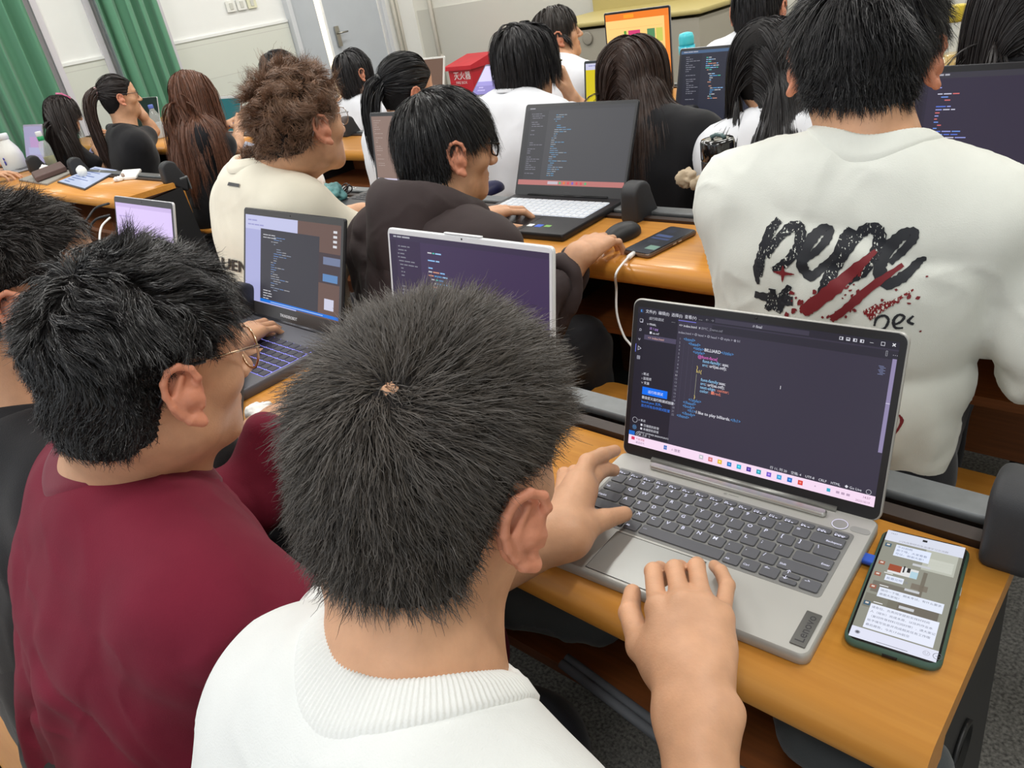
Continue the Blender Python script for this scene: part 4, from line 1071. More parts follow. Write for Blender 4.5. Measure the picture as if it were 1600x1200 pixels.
def tile_mat():
    m = mat('wall_tiles', (214, 216, 206), rough=.3); nt = m.node_tree; b = nt.nodes['Principled BSDF']; L = nt.links
    tc = nt.nodes.new('ShaderNodeTexCoord'); mp = nt.nodes.new('ShaderNodeMapping'); mp.inputs['Rotation'].default_value = (math.pi/2, 0, math.pi/2)
    br = nt.nodes.new('ShaderNodeTexBrick'); br.offset = 0; br.inputs['Scale'].default_value = 1; br.inputs['Brick Width'].default_value = .3; br.inputs['Row Height'].default_value = .6; br.inputs['Mortar Size'].default_value = .003
    br.inputs['Color1'].default_value = (*lin((216, 218, 208)), 1); br.inputs['Color2'].default_value = (*lin((210, 213, 204)), 1); br.inputs['Mortar'].default_value = (*lin((196, 196, 188)), 1)
    L.new(tc.outputs['Object'], mp.inputs['Vector']); L.new(mp.outputs['Vector'], br.inputs['Vector']); L.new(br.outputs['Color'], b.inputs['Base Color']); return m
TILE = tile_mat()
XW, YF, ZC = -7.5, 6.65, 3.3
def struct(name, mb, m): o = mb.make(name, m); o['kind'] = 'structure'; return o
f_ = MB(); f_.box((-1.5, 2.3, -.05), (12.6, 9.6, .1)); struct('floor', f_, mat('floor_terrazzo', (126, 124, 118), rough=.55, noise=.45, nscale=150, rgb2=(56, 55, 52)))
f_ = MB(); f_.box((-1.5, 2.3, ZC+.05), (12.6, 9.6, .1)); struct('ceiling', f_, WALLW)
# left wall with two curtained windows and a door
CY = [2.05, 2.62, 3.07, 3.62]
cur1 = (1.2, 2.54); cur2 = (3.06, 3.60)
f_ = MB(); th = .12
for a, b in ((-2.4, 1.15), (2.60, 3.05), (3.62, 4.95), (6.15, YF)): f_.box((XW-th/2, (a+b)/2, ZC/2), (th, b-a, ZC))
for a, b in ((1.15, 2.60), (3.05, 3.62)): f_.box((XW-th/2, (a+b)/2, .42), (th, b-a, .84)); f_.box((XW-th/2, (a+b)/2, 3.0), (th, b-a, .6))
f_.box((XW-th/2, 5.55, 2.75), (th, 1.2, 1.1))
struct('wall_left', f_, WALLW)
f_ = MB()
for a, b in ((2.64, 3.03), (3.64, 4.92)): f_.box((XW+.006, (a+b)/2, .625), (.012, b-a, 1.25)); f_.box((XW+.010, (a+b)/2, 1.262), (.024, b-a, .024), 1)
struct('trim_1', f_, [TILE, WALLW])
f_ = MB(); f_.box((2.0-1.5-4, YF+.06, ZC/2), (12.6, .12, ZC)); struct('wall_front', f_, WALL)
f_ = MB(); f_.box((-1.5, YF-.006, .55), (11.9, .012, 1.1)); struct('trim_2', f_, mat('wall_tiles_front', (206, 204, 194), rough=.35))
f_ = MB(); f_.box((2.9, 2.3, ZC/2), (.12, 9.6, ZC)); struct('wall_right', f_, WALL)
# windows behind the curtains
for k, (a, b) in enumerate(((1.15, 2.60), (3.05, 3.62))):
    f_ = MB(); y = (a+b)/2
    for yy in (a+.03, b-.03): f_.box((XW-.06, yy, 1.77), (.05, .06, 1.86))
    for zz in (.87, 2.67): f_.box((XW-.06, y, zz), (.05, b-a, .06))
    f_.box((XW-.06, y, 1.77), (.006, b-a-.1, 1.8), 1); o = struct('window_%d' % (k+1), f_, [mat('white_frame', (214, 210, 216), rough=.5), mat('frosted_pane', (225, 235, 240), rough=.4)])
    f_ = MB()
    for yy in (a-.02, b+.02): f_.box((XW+.008, yy, 1.5), (.03, .05, 3.0))
    struct('trim_%d' % (k+3), f_, mat('white_frame', ()))
# curtains
def curtain(a, b, label, ph):
    r = thing('curtain', label, 'curtain', (XW+.1, (a+b)/2, .1), 'green curtains on the left wall')
    n = int((b-a)/.008); v = []; k = n+1
    zs = np.linspace(.12, 2.86, 12)
    for z in zs:
        for i in range(k):
            t = i/n; y = a+(b-a)*t; s_ = math.sin(t*(b-a)*2*math.pi/.125+ph+.4*math.sin(t*9)+.12*z)
            v.append((XW+.115+.045*s_*(1+.2*math.sin(t*23)), y+.012*math.cos(t*60), z))
    f = [(j*k+i, j*k+i+1, (j+1)*k+i+1, (j+1)*k+i) for j in range(11) for i in range(n)]
    o = link_mesh('cloth', v, f, mat('green_curtain', (92, 146, 116), rough=.85, sheen=.3, bump=.3, bscale=500), r, None, True)
    md = o.modifiers.new('thickness', 'SOLIDIFY'); md.thickness = .004
    q = MB(); q.tube([V(XW+.11, a-.1, 2.9), V(XW+.11, b+.1, 2.9)], .014, 10); q.make('rail', mat('rail_metal', (200, 200, 200), metal=.8, rough=.3), r)
curtain(cur1[0], cur1[1], 'wide green curtain hanging at the left edge', 0); curtain(cur2[0], cur2[1], 'narrow green curtain between the two bare stretches of wall', 1.5)
# door: two leaves, one ajar with bright daylight behind
DBL = mat('door_paint', (184, 190, 196), rough=.55, noise=.03, nscale=4)
f_ = MB()
for y in (4.95, 6.15): f_.box((XW+.0, y, 1.1), (.16, .05, 2.2))
f_.box((XW, 5.55, 2.2), (.16, 1.25, .06)); struct('trim_5', f_, mat('door_frame_paint', (205, 208, 212), rough=.5))
d1 = MB(); d1.box((XW-.01, 5.135, 1.08), (.045, .32, 2.14)); struct('door_1', d1, DBL)
d2 = MB(); d2.box((XW+.0, 5.745, 1.08), (.045, .72, 2.14)); o2 = struct('door_2', d2, DBL)
h_ = MB(); h_.box((XW+.045, 5.47, 1.02), (.02, .05, .20)); h_.tube([V(XW+.05, 5.47, 1.05), V(XW+.085, 5.47, 1.05), V(XW+.085, 5.58, 1.05)], .009, 8); h_.make('door_handle', mat('steel', (170, 168, 160), metal=1, rough=.3), o2)
# sunlit corridor wall seen through the gap
f_ = MB(); f_.box((XW-1.5, 5.4, 1.6), (.1, 3.2, 3.3)); struct('wall_corridor', f_, mat('corridor_wall', (250, 240, 222), rough=.8))
f_ = MB(); f_.box((XW-.85, 5.4, -.05), (1.4, 3.2, .1)); struct('floor_corridor', f_, mat('corridor_floor', (200, 180, 160), rough=.6))
# pipes in the corner
for k, (x, y, r) in enumerate(((XW+.05, 6.30, .022), (XW+.05, 6.36, .018), (XW+.32, YF-.04, .025))):
    p = MB(); p.tube([V(x, y, 0), V(x, y, ZC)], r, 12)
    for z in (.6, 1.5, 2.4): p.box((x-.02 if k < 2 else x, y if k < 2 else y+.02, z), (.05, r*2.6, .02) if k < 2 else (r*2.6, .05, .02))
    tag(p.make('wall_pipe', mat('pipe_paint', (222, 218, 206), rough=.5)), ('thin upright pipe just right of the door frame', 'second thin upright pipe nearest the room corner', 'thicker upright pipe on the front wall by the corner')[k], 'pipe')
# light switches
for k in range(3):
    s_ = MB(); y = 4.345+.115*k; s_.rbox((XW+.014, y, 1.475), (.1, .1, .014), .006, .002, R=roty(math.pi/2)); r = thing('light_switch', ('light switch plate farthest left of the three', 'light switch plate in the middle of the three', 'slightly yellowed light switch plate nearest the door')[k], 'light switch', (XW, y, 1.475), 'light switches')
    s_.make('plate', mat('switch_plate' if k < 2 else 'switch_plate_old', (232, 232, 226) if k < 2 else (226, 224, 196), rough=.35), r)
    s_ = MB(); s_.rbox((XW+.024, y, 1.475), (.06, .035, .01), .003, .002, R=roty(math.pi/2+.12)); s_.make('rocker', mat('switch_rocker', (214, 214, 206), rough=.3), r)
# ceiling lamps (above the frame) that light the room
k = 0
for x in (-6.0, -3.9, -1.8, .3):
    for y in (-.6, 1.6, 3.8, 5.6):
        r = thing('ceiling_lamp', 'fluorescent ceiling lamp above the desks', 'lamp', (x, y, ZC-.08), 'fluorescent ceiling lamps')
        b = MB(); b.box((x, y, ZC-.05), (.22, 1.2, .06)); b.make('housing', mat('lamp_housing', (235, 235, 235)), r)
        ld = bpy.data.lights.new('lamp_light', 'AREA'); ld.shape = 'RECTANGLE'; ld.size = .2; ld.size_y = 1.15; ld.energy = LAMP_W; ld.color = (1, .985, .95)
        lo = bpy.data.objects.new('lamp_light', ld); lo.location = (0, 0, -.03); lo.parent = r; COL.objects.link(lo)
# sunlight in the corridor
ld = bpy.data.lights.new('corridor_light', 'AREA'); ld.size = 1.0; ld.energy = 120; ld.color = (1, .93, .8); lo = bpy.data.objects.new('corridor_light', ld); lo.location = (XW-.7, 5.3, 2.9); COL.objects.link(lo)
wd = bpy.data.worlds.new('world'); SC.world = wd; wd.use_nodes = True; wd.node_tree.nodes['Background'].inputs[0].default_value = (.9, .95, 1, 1); wd.node_tree.nodes['Background'].inputs[1].default_value = WORLD_S
SC.view_settings.view_transform = 'Standard'; SC.view_settings.look = 'None'; SC.view_settings.exposure = EXPO; SC.view_settings.gamma = 1; SC.view_settings.use_curve_mapping = False

# ------------------------------------------------------------------ desks
RAILM = mat('rail_aluminium', (118, 121, 122), metal=.5, rough=.4, noise=.12, nscale=40)
BLKP = mat('black_plastic', (38, 39, 42), rough=.55, bump=.2, bscale=900)
BLKM = mat('black_steel', (26, 26, 28), rough=.5)
def desk(x0, x1, yf, label, brackets, ends=(1, 1), seatx=()):
    z = .75; d = .27; w = x1-x0; cx = (x0+x1)/2
    r = thing('lecture_desk', label, 'desk', (cx, yf+.2, 0), 'lecture desks in rows')
    t = MB(); prof = []
    for i in range(7):
        a = math.radians(-90-i*180/6); prof.append((yf+.018+.018*math.cos(a)*1.0, z-.018-.018*math.sin(a)*-1))
    prof = [(yf+.05, z-.048)]+[(yf+.024-.024*math.sin(math.radians(a)), z-.024-.024*math.cos(math.radians(a))) for a in range(0, 181, 15)]+[(yf+.040, z), (yf+d-.004, z), (yf+d, z-.004), (yf+d, z-.025), (yf+.055, z-.025)]
    t.prism(prof, 0, x0, x1, smooth=True); t.make('worktop', WOOD, r)
    s_ = MB(); s_.box((cx, yf+d+.012, z-.03), (w-.03, .02, .07)); s_.make('dark_gap_board', mat('gap_shade_wood', (44, 28, 18), rough=.5, noise=.3, nscale=20), r)  # filler board; its dark colour stands for shade in the gap before the rail
    s_ = MB(); s_.rbox((cx, yf+d+.056, z+.004), (w-.02, .040, .012), .003, .002); s_.box((cx, yf+d+.074, z-.026), (w-.02, .005, .05)); s_.make('metal_rail', RAILM, r)
    s_ = MB(); s_.box((cx, yf+.145, z-.17), (w-.06, .25, .018)); s_.make('book_shelf', mat('shaded_panel_wood', (118, 66, 28), rough=.5, noise=.2, nscale=8, stretch=(1, 20, 20)), r)  # shelf and modesty panel: the under-desk shadow is darkened into this wood colour
    s_ = MB(); s_.box((cx, yf+.265, z-.22), (w-.06, .018, .42)); s_.make('modesty_panel', mat('shaded_panel_wood', (118, 66, 28), rough=.5, noise=.2, nscale=8, stretch=(1, 20, 20)), r)
    n = max(1, int(round(w/1.47)))
    for i, x in enumerate([x0+.02]+[x0+w*k/n for k in range(1, n)]+[x1-.02]):
        s_ = MB(); s_.prism([(yf+.02, z-.05), (yf+d+.03, z-.03), (yf+d+.05, z-.40), (yf+.22, .06), (yf+.02, z-.30)], 0, x-.014, x+.014); s_.box((x, yf+.24, .03), (.06, .42, .06))
        o = s_.make('end_panel', BLKM, r)
        if x > x1-.05:
            q = MB(); q.lathe([(.034, -.002), (.034, .003), (.030, .003), (.030, -.002)], (x+.016, yf+.16, z-.17), 24, R=roty(math.pi/2)); q.make('cable_grommet', mat('dark_hole', (8, 8, 9)), o)
    for x in brackets:
        br = MB(); pr = []
        for i in range(13):
            a = math.radians(i*180/12); pr.append((yf+d+.012+.036*math.cos(a), z+.062+.030*math.sin(a)))
        pr += [(yf+d-.030, z+.002), (yf+d+.06, z-.06), (yf+d+.075, z+.0)]
        br.prism([(p[0], p[1]) for p in pr[:13]]+[pr[13], pr[14], pr[15]], 0, x-.024, x+.024, smooth=False)
        o = br.make('hinge_bracket', BLKP, r); md = o.modifiers.new('bevel', 'BEVEL'); md.width = .010; md.segments = 4; o.data.polygons.foreach_set('use_smooth', [True]*len(o.data.polygons))
    for x in [x0+.35+.735*i for i in range(int((w-.2)/.735)+1) if x0+.35+.735*i < x1-.05]:
        q = MB(); q.lathe([(.0075, 0), (.0075, .0016), (.0055, .0022)], (x, yf+d+.055, z+.010), 16); q.box((x, yf+d+.055, z+.0125), (.008, .0018, .0012), 1, R=rotz(.6)); q.box((x, yf+d+.055, z+.0126), (.0018, .008, .0012), 1, R=rotz(.6)); q.make('screw', [mat('screw_white', (220, 220, 218), metal=.4, rough=.3), BLKM], r)
    return r
def seats(xs, yf, tagline):
    """tip-up seats that belong to the row behind the rail of the desk at yf"""
    for i, x in enumerate(xs):
        r = thing('folding_seat', 'orange wood tip-up seat on black frame '+tagline, 'seat', (x, yf, 0), 'tip-up seats')
        b = MB(); b.rbox((x, yf+.19, .445), (.42, .40, .02), .04, .004); b.make('seat_board', WOOD, r)
        b = MB(); b.rbox((x, yf-.058, .64), (.46, .015, .16), .01, .003); b.make('backrest', WOOD, r)
        b = MB()
        for s_ in (-.17, .17): b.tube([V(x+s_, yf-.045, .60), V(x+s_, yf-.03, .43), V(x+s_, yf+.30, .43)], .012, 8); b.tube([V(x+s_, yf-.03, .43), V(x+s_, yf-.03, .0)], .016, 8)
        b.make('seat_frame', BLKM, r)
desk(-3.02, -.085, .43, 'long orange lecture desk nearest the camera with aluminium rail', (-2.28, -1.555, -.82, -.090))
desk(-2.62, .30, 1.247, 'long orange lecture desk in the second row under the black laptop', (-2.52, -1.80, -1.07, -.34))
desk(-6.35, -3.55, 1.247, 'orange lecture desk at left carrying the tablet and milk bottle', (-5.4, -4.72, -3.585))
desk(-3.34, .30, 2.067, 'orange lecture desk in the third row behind the open code screens', (-3.31, -2.2, -1.4, -.6))
desk(-6.75, -3.95, 2.067, 'orange lecture desk at far left in front of the three long-haired people', (-6.2, -5.4, -3.98))
desk(-6.75, -3.95, 2.887, 'orange lecture desk in the fourth row at left, almost hidden', ())
desk(-3.4, -.2, 2.887, 'orange lecture desk in the fourth row carrying the orange-lit screen', ())
seats([-2.55, -1.72, -1.24, -.80, -.375], .86, 'of the second row, behind the nearest desk rail')
seats([-5.8, -4.77, -3.95, -2.35, -1.75, -1.30, -.86, -.40], 1.68, 'of the third row')
seats([-4.35, -3.7, -2.3, -1.35], 2.50, 'of the fourth row')
seats([-1.22, -.80, -.36], -.05, 'of the nearest row')
# ------------------------------------------------------------------ laptops
def proj(P): c = CR @ (A(P, float)-CAM); return c[:2]/c[2]*FPX+V(800, 600)
def solve_tilt(o, R, Wd, H, tl, tr):
    best = None
    for t in np.linspace(-8, 50, 233):
        a = math.radians(t); e = 0
        for s_, q in ((-1, tl), (1, tr)):
            if q is None: continue
            e += np.linalg.norm(proj(o+R @ V(s_*Wd/2, H*math.sin(a), H*math.cos(a)))-A(q))
        if best is None or e < best[0]: best = (e, t)
    return best[1]
class Screen:
    """draws flat lit rectangles, lines and lettering on a display; u to the right, v downwards, both 0..1"""
    def __init__(s, M, t, w, h): s.mb = MB(M, t); s.w, s.h = w, h; s.mats = []; s.k = 0; s.bright = 1.0
    def mi(s, c, st=None):
        m = emat(c, s.bright if st is None else st)
        if m not in s.mats: s.mats.append(m)
        return s.mats.index(m)
    def rect(s, u0, v0, u1, v1, c, st=None, layer=None):
        s.k += 1; z = .00004+.00004*(s.k if layer is None else layer); x0, x1 = (u0-.5)*s.w, (u1-.5)*s.w; y0, y1 = (1-v1)*s.h, (1-v0)*s.h
        s.mb.put([(x0, -z, y0), (x1, -z, y0), (x1, -z, y1), (x0, -z, y1)], [(0, 1, 2, 3)], s.mi(c, st))
    def text(s, u, v, txt, size, c, layer=8, st=None, bold=0, align='LEFT'):
        s.mb.text(txt, ((u-.5)*s.w, -.00004*layer-.00003, (1-v)*s.h), (1, 0, 0), (0, 0, 1), size*s.h, s.mi(c, st), align, bold)
    def bars(s, u, v, n, dv, pal, maxw=.3, ind=.02, seed=1, hgt=.45, layer=7, pgap=.15, word=.03):
        r = random.Random(seed); lvl = 0
        for i in range(n):
            lvl = max(0, min(6, lvl+r.choice((-1, 0, 0, 1)))); x = u+lvl*ind
            if r.random() < pgap: continue
            for k in range(r.randint(1, 4)):
                w = word*r.uniform(.5, 2)
                if x+w > u+maxw: break
                s.rect(x, v+i*dv, x+w, v+i*dv+dv*hgt, r.choice(pal), layer=layer); x += w+.006
def laptop(name, label, hl, hr, tl, tr, depth=.24, H=None, body=(150, 150, 148), lid=None, bezel=(20, 20, 22), bright=.8, ui=None, bz=(.012, .014, .018, .010), kbd=None, thick=.012, zt=.75, group=None, lidt=.006, tilt=None, cornr=.008, metal=.6):
    hl, hr = A(hl, float), A(hr, float); hl[2] = hr[2] = zt
    Wd = np.linalg.norm((hr-hl)[:2]); yaw = math.atan2(hr[1]-hl[1], hr[0]-hl[0]); R = rotz(yaw); o = (hl+hr)/2
    H = Wd*.66 if H is None else H
    oz = o+V(0, 0, thick)
    if tilt is None: tilt = solve_tilt(oz, R, Wd, H, tl, tr)
    r = thing(name, label, 'laptop', o, group)
    bm = mat('laptop_body_%d_%d_%d' % body, body, metal=metal, rough=.42); lid = body if lid is None else lid; lm = mat('laptop_lid_%d_%d_%d' % lid, lid, metal=metal*.8, rough=.4)
    b = MB(R, o); b.rbox((0, -depth/2+.006, thick/2), (Wd, depth, thick), cornr, .002); base = b.make('base', bm, r)
    RT = R @ rotx(-math.radians(tilt)); ot = oz+R @ V(0, .004, -.002)
    b = MB(RT, ot); b.rbox((0, lidt/2, H/2), (Wd, H, lidt), cornr, .001, R=rotx(math.pi/2)); b.make('lid', lm, r)
    b = MB(RT, ot); b.rbox((0, -.0006, H/2), (Wd-.003, H-.003, .0012), cornr, .0003, R=rotx(math.pi/2)); b.make('bezel', mat('bezel_%d' % sum(bezel), bezel, rough=.35), r)
    l_, r_, bt, tp = bz
    sw, sh_ = Wd-l_-r_, H-bt-tp
    S_ = Screen(RT, ot+RT @ V((l_-r_)/2, -.0013, bt), sw, sh_); S_.bright = bright
    if ui: ui(S_)
    S_.mb.make('display', S_.mats, r)
    b = MB(RT, ot); b.lathe([(.0016, 0), (.0016, .0004), (.0008, .0005)], ((l_-r_)/2, -.0012, H-tp*.5), 12, R=rotx(math.pi/2)); b.make('webcam', mat('camera_glass', (8, 10, 16), rough=.1), r)
    b = MB(R, o); b.tube([V(-Wd*.36, .004, thick), V(Wd*.36, .004, thick)], .0045, 10); b.make('hinge', mat('hinge_%d' % sum(body), tuple(int(c*.8) for c in body), metal=.7, rough=.35), r)
    if kbd:
        k = MB(R, o+V(0, 0, thick)); x0, x1, y0, y1, kc, led = kbd; rows = 6; kb = mat('keys_%d' % sum(kc), kc, rough=.5); n = 15
        k.rbox((0, (y0+y1)/2, .0001), (x1-x0, y1-y0, .0006), .004, .0002, 1)
        rh = (y1-y0)/rows; cw = (x1-x0)/n
        for j in range(rows):
            i = 0
            while i < n:
                span = 5 if (j == 0 and i == 4) else 1
                k.rbox((x0+(i+span/2)*cw, y0+(j+.5)*rh, .0012), (cw*span-.0028, rh-.0028, .0016), .0015, .0004, 0, n=2); i += span
        k.make('keyboard', [kb, mat('key_well_%d%d%d' % led, led, rough=.6, emit=led if sum(led) < 600 and led[2] > 150 else None, estr=.7)], r)
        k = MB(R, o+V(0, 0, thick)); k.rbox((-.01, (y0-depth)/2+.004, .0002), (.11, (y0+depth)*.72, .0005), .003, .0001); k.make('touchpad', mat('touchpad_%d' % sum(body), tuple(min(255, c+6) for c in body), metal=.4, rough=.35), r)
    return r, R, o, Wd, H, RT, ot, thick, sw, sh_
PAL = [(86, 156, 214), (156, 200, 240), (206, 145, 120), (200, 200, 205), (140, 190, 240), (78, 201, 176)]
DK = (52, 50, 62)
# --- the silver laptop in front, with the code editor
def ui_main(s):
    s.rect(0, 0, 1, 1, (62, 58, 74), layer=0)
    s.rect(0, 0, 1, .93, (60, 56, 72), layer=1); s.rect(.0, .045, .035, .925, (38, 36, 48), layer=2); s.rect(.035, .045, .185, .925, (40, 38, 50), layer=2); s.rect(0, 0, 1, .045, (44, 42, 54), layer=2)
    s.rect(.185, .055, .33, .105, (60, 56, 72), layer=3); s.rect(.33, .055, 1, .105, (48, 46, 58), layer=3); s.rect(.185, .053, .262, .057, (130, 130, 240), layer=5)
    s.rect(.34, .008, .70, .037, (66, 62, 78), layer=4)
    s.text(.012, .034, '◧', .028, (80, 150, 230)); s.text(.035, .034, '文件(F)  编辑(E)  选择(S)  查看(V)  …', .027, (225, 225, 235)); s.text(.49, .033, '⌕ final', .025, (220, 220, 230)); s.text(.30, .034, '←  →', .025, (150, 150, 160))
    for i, x in enumerate((.805, .828, .851, .874)):
        s.rect(x, .014, x+.013, .033, (215, 215, 225), layer=6); s.rect(x+.002+(.004 if i in (2, 3) else 0), .017, x+.0085+(.002 if i else 0), .030 if i != 1 else .025, (52, 50, 62), layer=7)
    s.rect(.906, .024, .918, .026, (225, 225, 235), layer=6); s.text(.940, .033, '□', .030, (225, 225, 235)); s.text(.976, .034, '×', .040, (240, 240, 245), bold=.02)
    s.text(.955, .080, '▯  …', .030, (215, 215, 225))
    s.text(.053, .078, '运行和调试', .023, (200, 200, 210)); s.text(.155, .076, '…', .03, (200, 200, 210))
    s.text(.045, .118, '∨ FINAL', .020, (225, 225, 235), bold=.01); s.text(.060, .147, '▣ 1.jpg', .022, (190, 150, 230)); s.text(.060, .177, '■ aa.otf', .022, (225, 225, 235)); s.rect(.037, .188, .183, .222, (82, 76, 100), layer=4); s.text(.055, .213, '<> index.html', .022, (230, 180, 170))
    s.text(.190, .094, '<> index.html  ×', .023, (235, 235, 245)); s.text(.275, .094, '# BMC_Demo.otf', .023, (150, 150, 162))
    s.text(.190, .142, 'index.html > ◎ html > ◎ head > ◎ style > ✿ h1', .022, (180, 180, 195))
    for i, g in enumerate(('❏', '⌕', '⑂', '▷', '⊞')): s.text(.010, .105+.066*i, g, .036, (205, 205, 220))
    s.rect(.0, .262, .0025, .320, (120, 130, 240), layer=6)
    for i, t in enumerate(('› 断点', '› 监视项', '∨ 变量')): s.text(.040, .475+.032*i, t, .022, (225, 225, 235))
    s.rect(.048, .56, .165, .615, (14, 104, 225), layer=5, st=.95); s.text(.075, .598, '运行和调试', .024, (235, 240, 255))
    for i, c in enumerate(((225, 225, 235), (60, 130, 230), (60, 120, 220))): s.text(.048, .645+.030*i, ('要自定义运行和调试创建', 'launch.json 文件。', '显示所有自动调试配置')[i], .023, c, bold=.01)
    s.text(.012, .825, '◯', .030, (200, 200, 210)); s.text(.012, .880, '⚙', .034, (110, 170, 230)); s.rect(0, .90, .028, .93, (30, 110, 210), layer=5); s.text(.034, .922, '⊗0 ⚠0   ⑂', .022, (230, 230, 240))
    s.text(.040, .815, '∨ 断点', .020, (225, 225, 235)); s.text(.052, .848, '■ 已捕获的异常', .021, (225, 225, 235)); s.text(.052, .876, '■ 未捕获的异常', .021, (225, 225, 235)); s.text(.040, .903, '› EVENT LISTENER BREAKPOINTS', .017, (225, 225, 235))
    B_, W_, P_, O_, Y_, C_ = (86, 150, 214), (235, 235, 245), (225, 110, 200), (226, 130, 110), (240, 215, 120), (150, 205, 245)
    code = [[(0, '<html>', B_)], [(1, '<head>', B_)], [(2, '<title>', B_), (2.62, 'BILLIARD', W_), (3.55, '</title>', B_)], [(2, '<style>', B_)], [(3, '@font-face{', P_)], [(4, 'font-family', C_), (5.2, ': aaa;', W_)], [(4, 'src', C_), (4.35, ': url(aa.otf);', W_)], [(3, '}', Y_)], [(3, 'h1{', Y_)], [], [(4, 'font-family', C_), (5.2, ':aaa;', W_)], [(4, 'src', C_), (4.35, ': url(aa.otf);', W_)], [(4, 'text-align', C_), (5.1, ': center;', O_)], [(4, 'color', C_), (4.6, ': ■red;', O_)], [], [(3, '}', Y_)], [(2, '</style>', B_)], [(1, '</head>', B_)], [(1, '<body>', B_)], [(2, '<h1>', B_), (2.4, 'I like to play billiards.', W_), (4.75, '</h1>', B_)], [(1, '</body>', B_)], [(0, '</html>', B_)]]
    for i, ln in enumerate(code):
        v = .185+.0255*i; s.text(.203, v, str(i+1), .020, (150, 150, 165) if i != 10 else W_, align='RIGHT')
        x_ = None
        for ind, t, c in ln:
            if x_ is None: x_ = .215+.0225*ind
            s.text(x_, v, t, .029, c, bold=.008); g_ = text_geo(t, 1, 'LEFT', .008)[0]; x_ += (g_[:, 0].max()+.06)*.029*s.h/s.w
    for k in range(3): s.rect(.218+.0225*k, .19+.0255*(k+.2), .2186+.0225*k, .70-.026*k, (90, 86, 105), layer=5)
    s.rect(.284, .40, .285, .57, (190, 190, 160), layer=5)
    for k in range(7): s.rect(.945+.003*(k % 3), .150+.008*k, .962+.006*(k % 2), .153+.008*k, (130, 140, 180), layer=5)
    s.rect(.985, .10, .9985, .66, (150, 140, 178), layer=6); s.rect(.985, .36, .9985, .364, (215, 210, 235), layer=7)
    s.text(.62, .395, 'I', .032, (235, 235, 240))
    s.text(.985, .922, '行 11, 列 20    空格: 4    UTF-8    CRLF    HTML    ◆ Go Live    ◯', .022, (230, 230, 240), align='RIGHT')
    s.rect(0, .932, 1, 1, (232, 206, 228), layer=3, st=.95)
    s.rect(.014, .942, .030, .965, (226, 60, 100), layer=5); s.text(.036, .960, '气象预警', .018, (200, 90, 110)); s.text(.036, .985, '潮湿天气', .018, (150, 130, 160))
    s.rect(.170, .948, .184, .978, (20, 110, 200), layer=5); s.rect(.1765, .948, .1775, .978, (232, 206, 228), layer=6); s.rect(.170, .962, .184, .964, (232, 206, 228), layer=6); s.text(.205, .974, '⌕ 搜索', .024, (120, 100, 130))
    ic = [(200, 200, 210), (220, 120, 120), (240, 190, 60), (40, 120, 200), (40, 180, 220), (70, 50, 150), (40, 160, 180), (120, 90, 210), (60, 160, 220), (30, 110, 200), (230, 70, 60)]
    for i, c in enumerate(ic): s.rect(.330+.040*i, .950, .348+.040*i, .980, c, layer=5); s.rect(.335+.040*i, .958, .343+.040*i, .970, tuple(min(255, q+70) for q in c), layer=6)
    s.text(.79, .974, '^', .024, (120, 100, 130)); s.rect(.835, .954, .848, .976, (60, 180, 210), layer=5)
    for i in range(3): s.rect(.868+.018*i, .957, .880+.018*i, .972, (196, 168, 196), layer=5)
    s.text(.985, .960, '14:57', .020, (130, 90, 120), align='RIGHT'); s.text(.985, .988, '2023/10/19', .018, (150, 110, 140), align='RIGHT')
fr = onplane(1258, 1031, 2, .75)
yaw1 = math.radians(3.1); R1 = rotz(yaw1); W1, D1 = .314, .209
bR = V(-.2045, .671, 0); bL = bR-R1 @ V(W1, 0, 0)
bR[2] = bL[2] = .75
r1, R, o, Wd, H, RT, ot, tk, sw, sh_ = laptop('laptop', 'silver-grey laptop nearest the camera with code on its dark screen', bL, bR, (994, 468), (1424, 521), depth=D1, H=.202, tilt=18.5, metal=.3, body=(176, 175, 170), bezel=(26, 27, 30), bright=.75, ui=ui_main, bz=(.008, .008, .016, .010), cornr=.010, thick=.014)
# keyboard, key by key
kb = MB(R, o+V(0, 0, tk)); KX0, KX1, KY1, KY0 = -.139, .139, -.030, -.127
kb.rbox((0, (KY0+KY1)/2, .0001), (KX1-KX0+.006, KY1-KY0+.006, .0004), .005, .0001)
kwell = kb.make('keyboard', mat('keyboard_well', (128, 128, 126), rough=.5, metal=.4), r1)
KEYM = mat('key_cap', (84, 85, 90), rough=.5); KLEG = emat((225, 225, 245), .95)
rows = [([('Esc', 1)]+[('F%d' % i, 1) for i in range(1, 13)]+[('Ins', 1), ('PrtSc', 1), ('Delete', 1)], .55),
        ([('~', 1)]+[(c, 1) for c in '1234567890-=']+[('Backspace', 1.9)], 1), ([('Tab', 1.5)]+[(c, 1) for c in 'QWERTYUIOP[]']+[('\\', 1.4)], 1),
        ([('CapsLk', 1.75)]+[(c, 1) for c in "ASDFGHJKL;'"]+[('Enter', 2.15)], 1), ([('Shift', 2.25)]+[(c, 1) for c in 'ZXCVBNM,./']+[('Shift', 2.65)], 1),
        ([('Ctrl', 1.2), ('Fn', 1), ('⊞', 1), ('Alt', 1.05), ('⌁', 5.3), ('Alt', 1.05), ('Ctrl', 1.05), ('←', 1.1), ('↑', 1.05), ('→', 1.1)], 1)]
tot_h = sum(h for _, h in rows); y = KY1
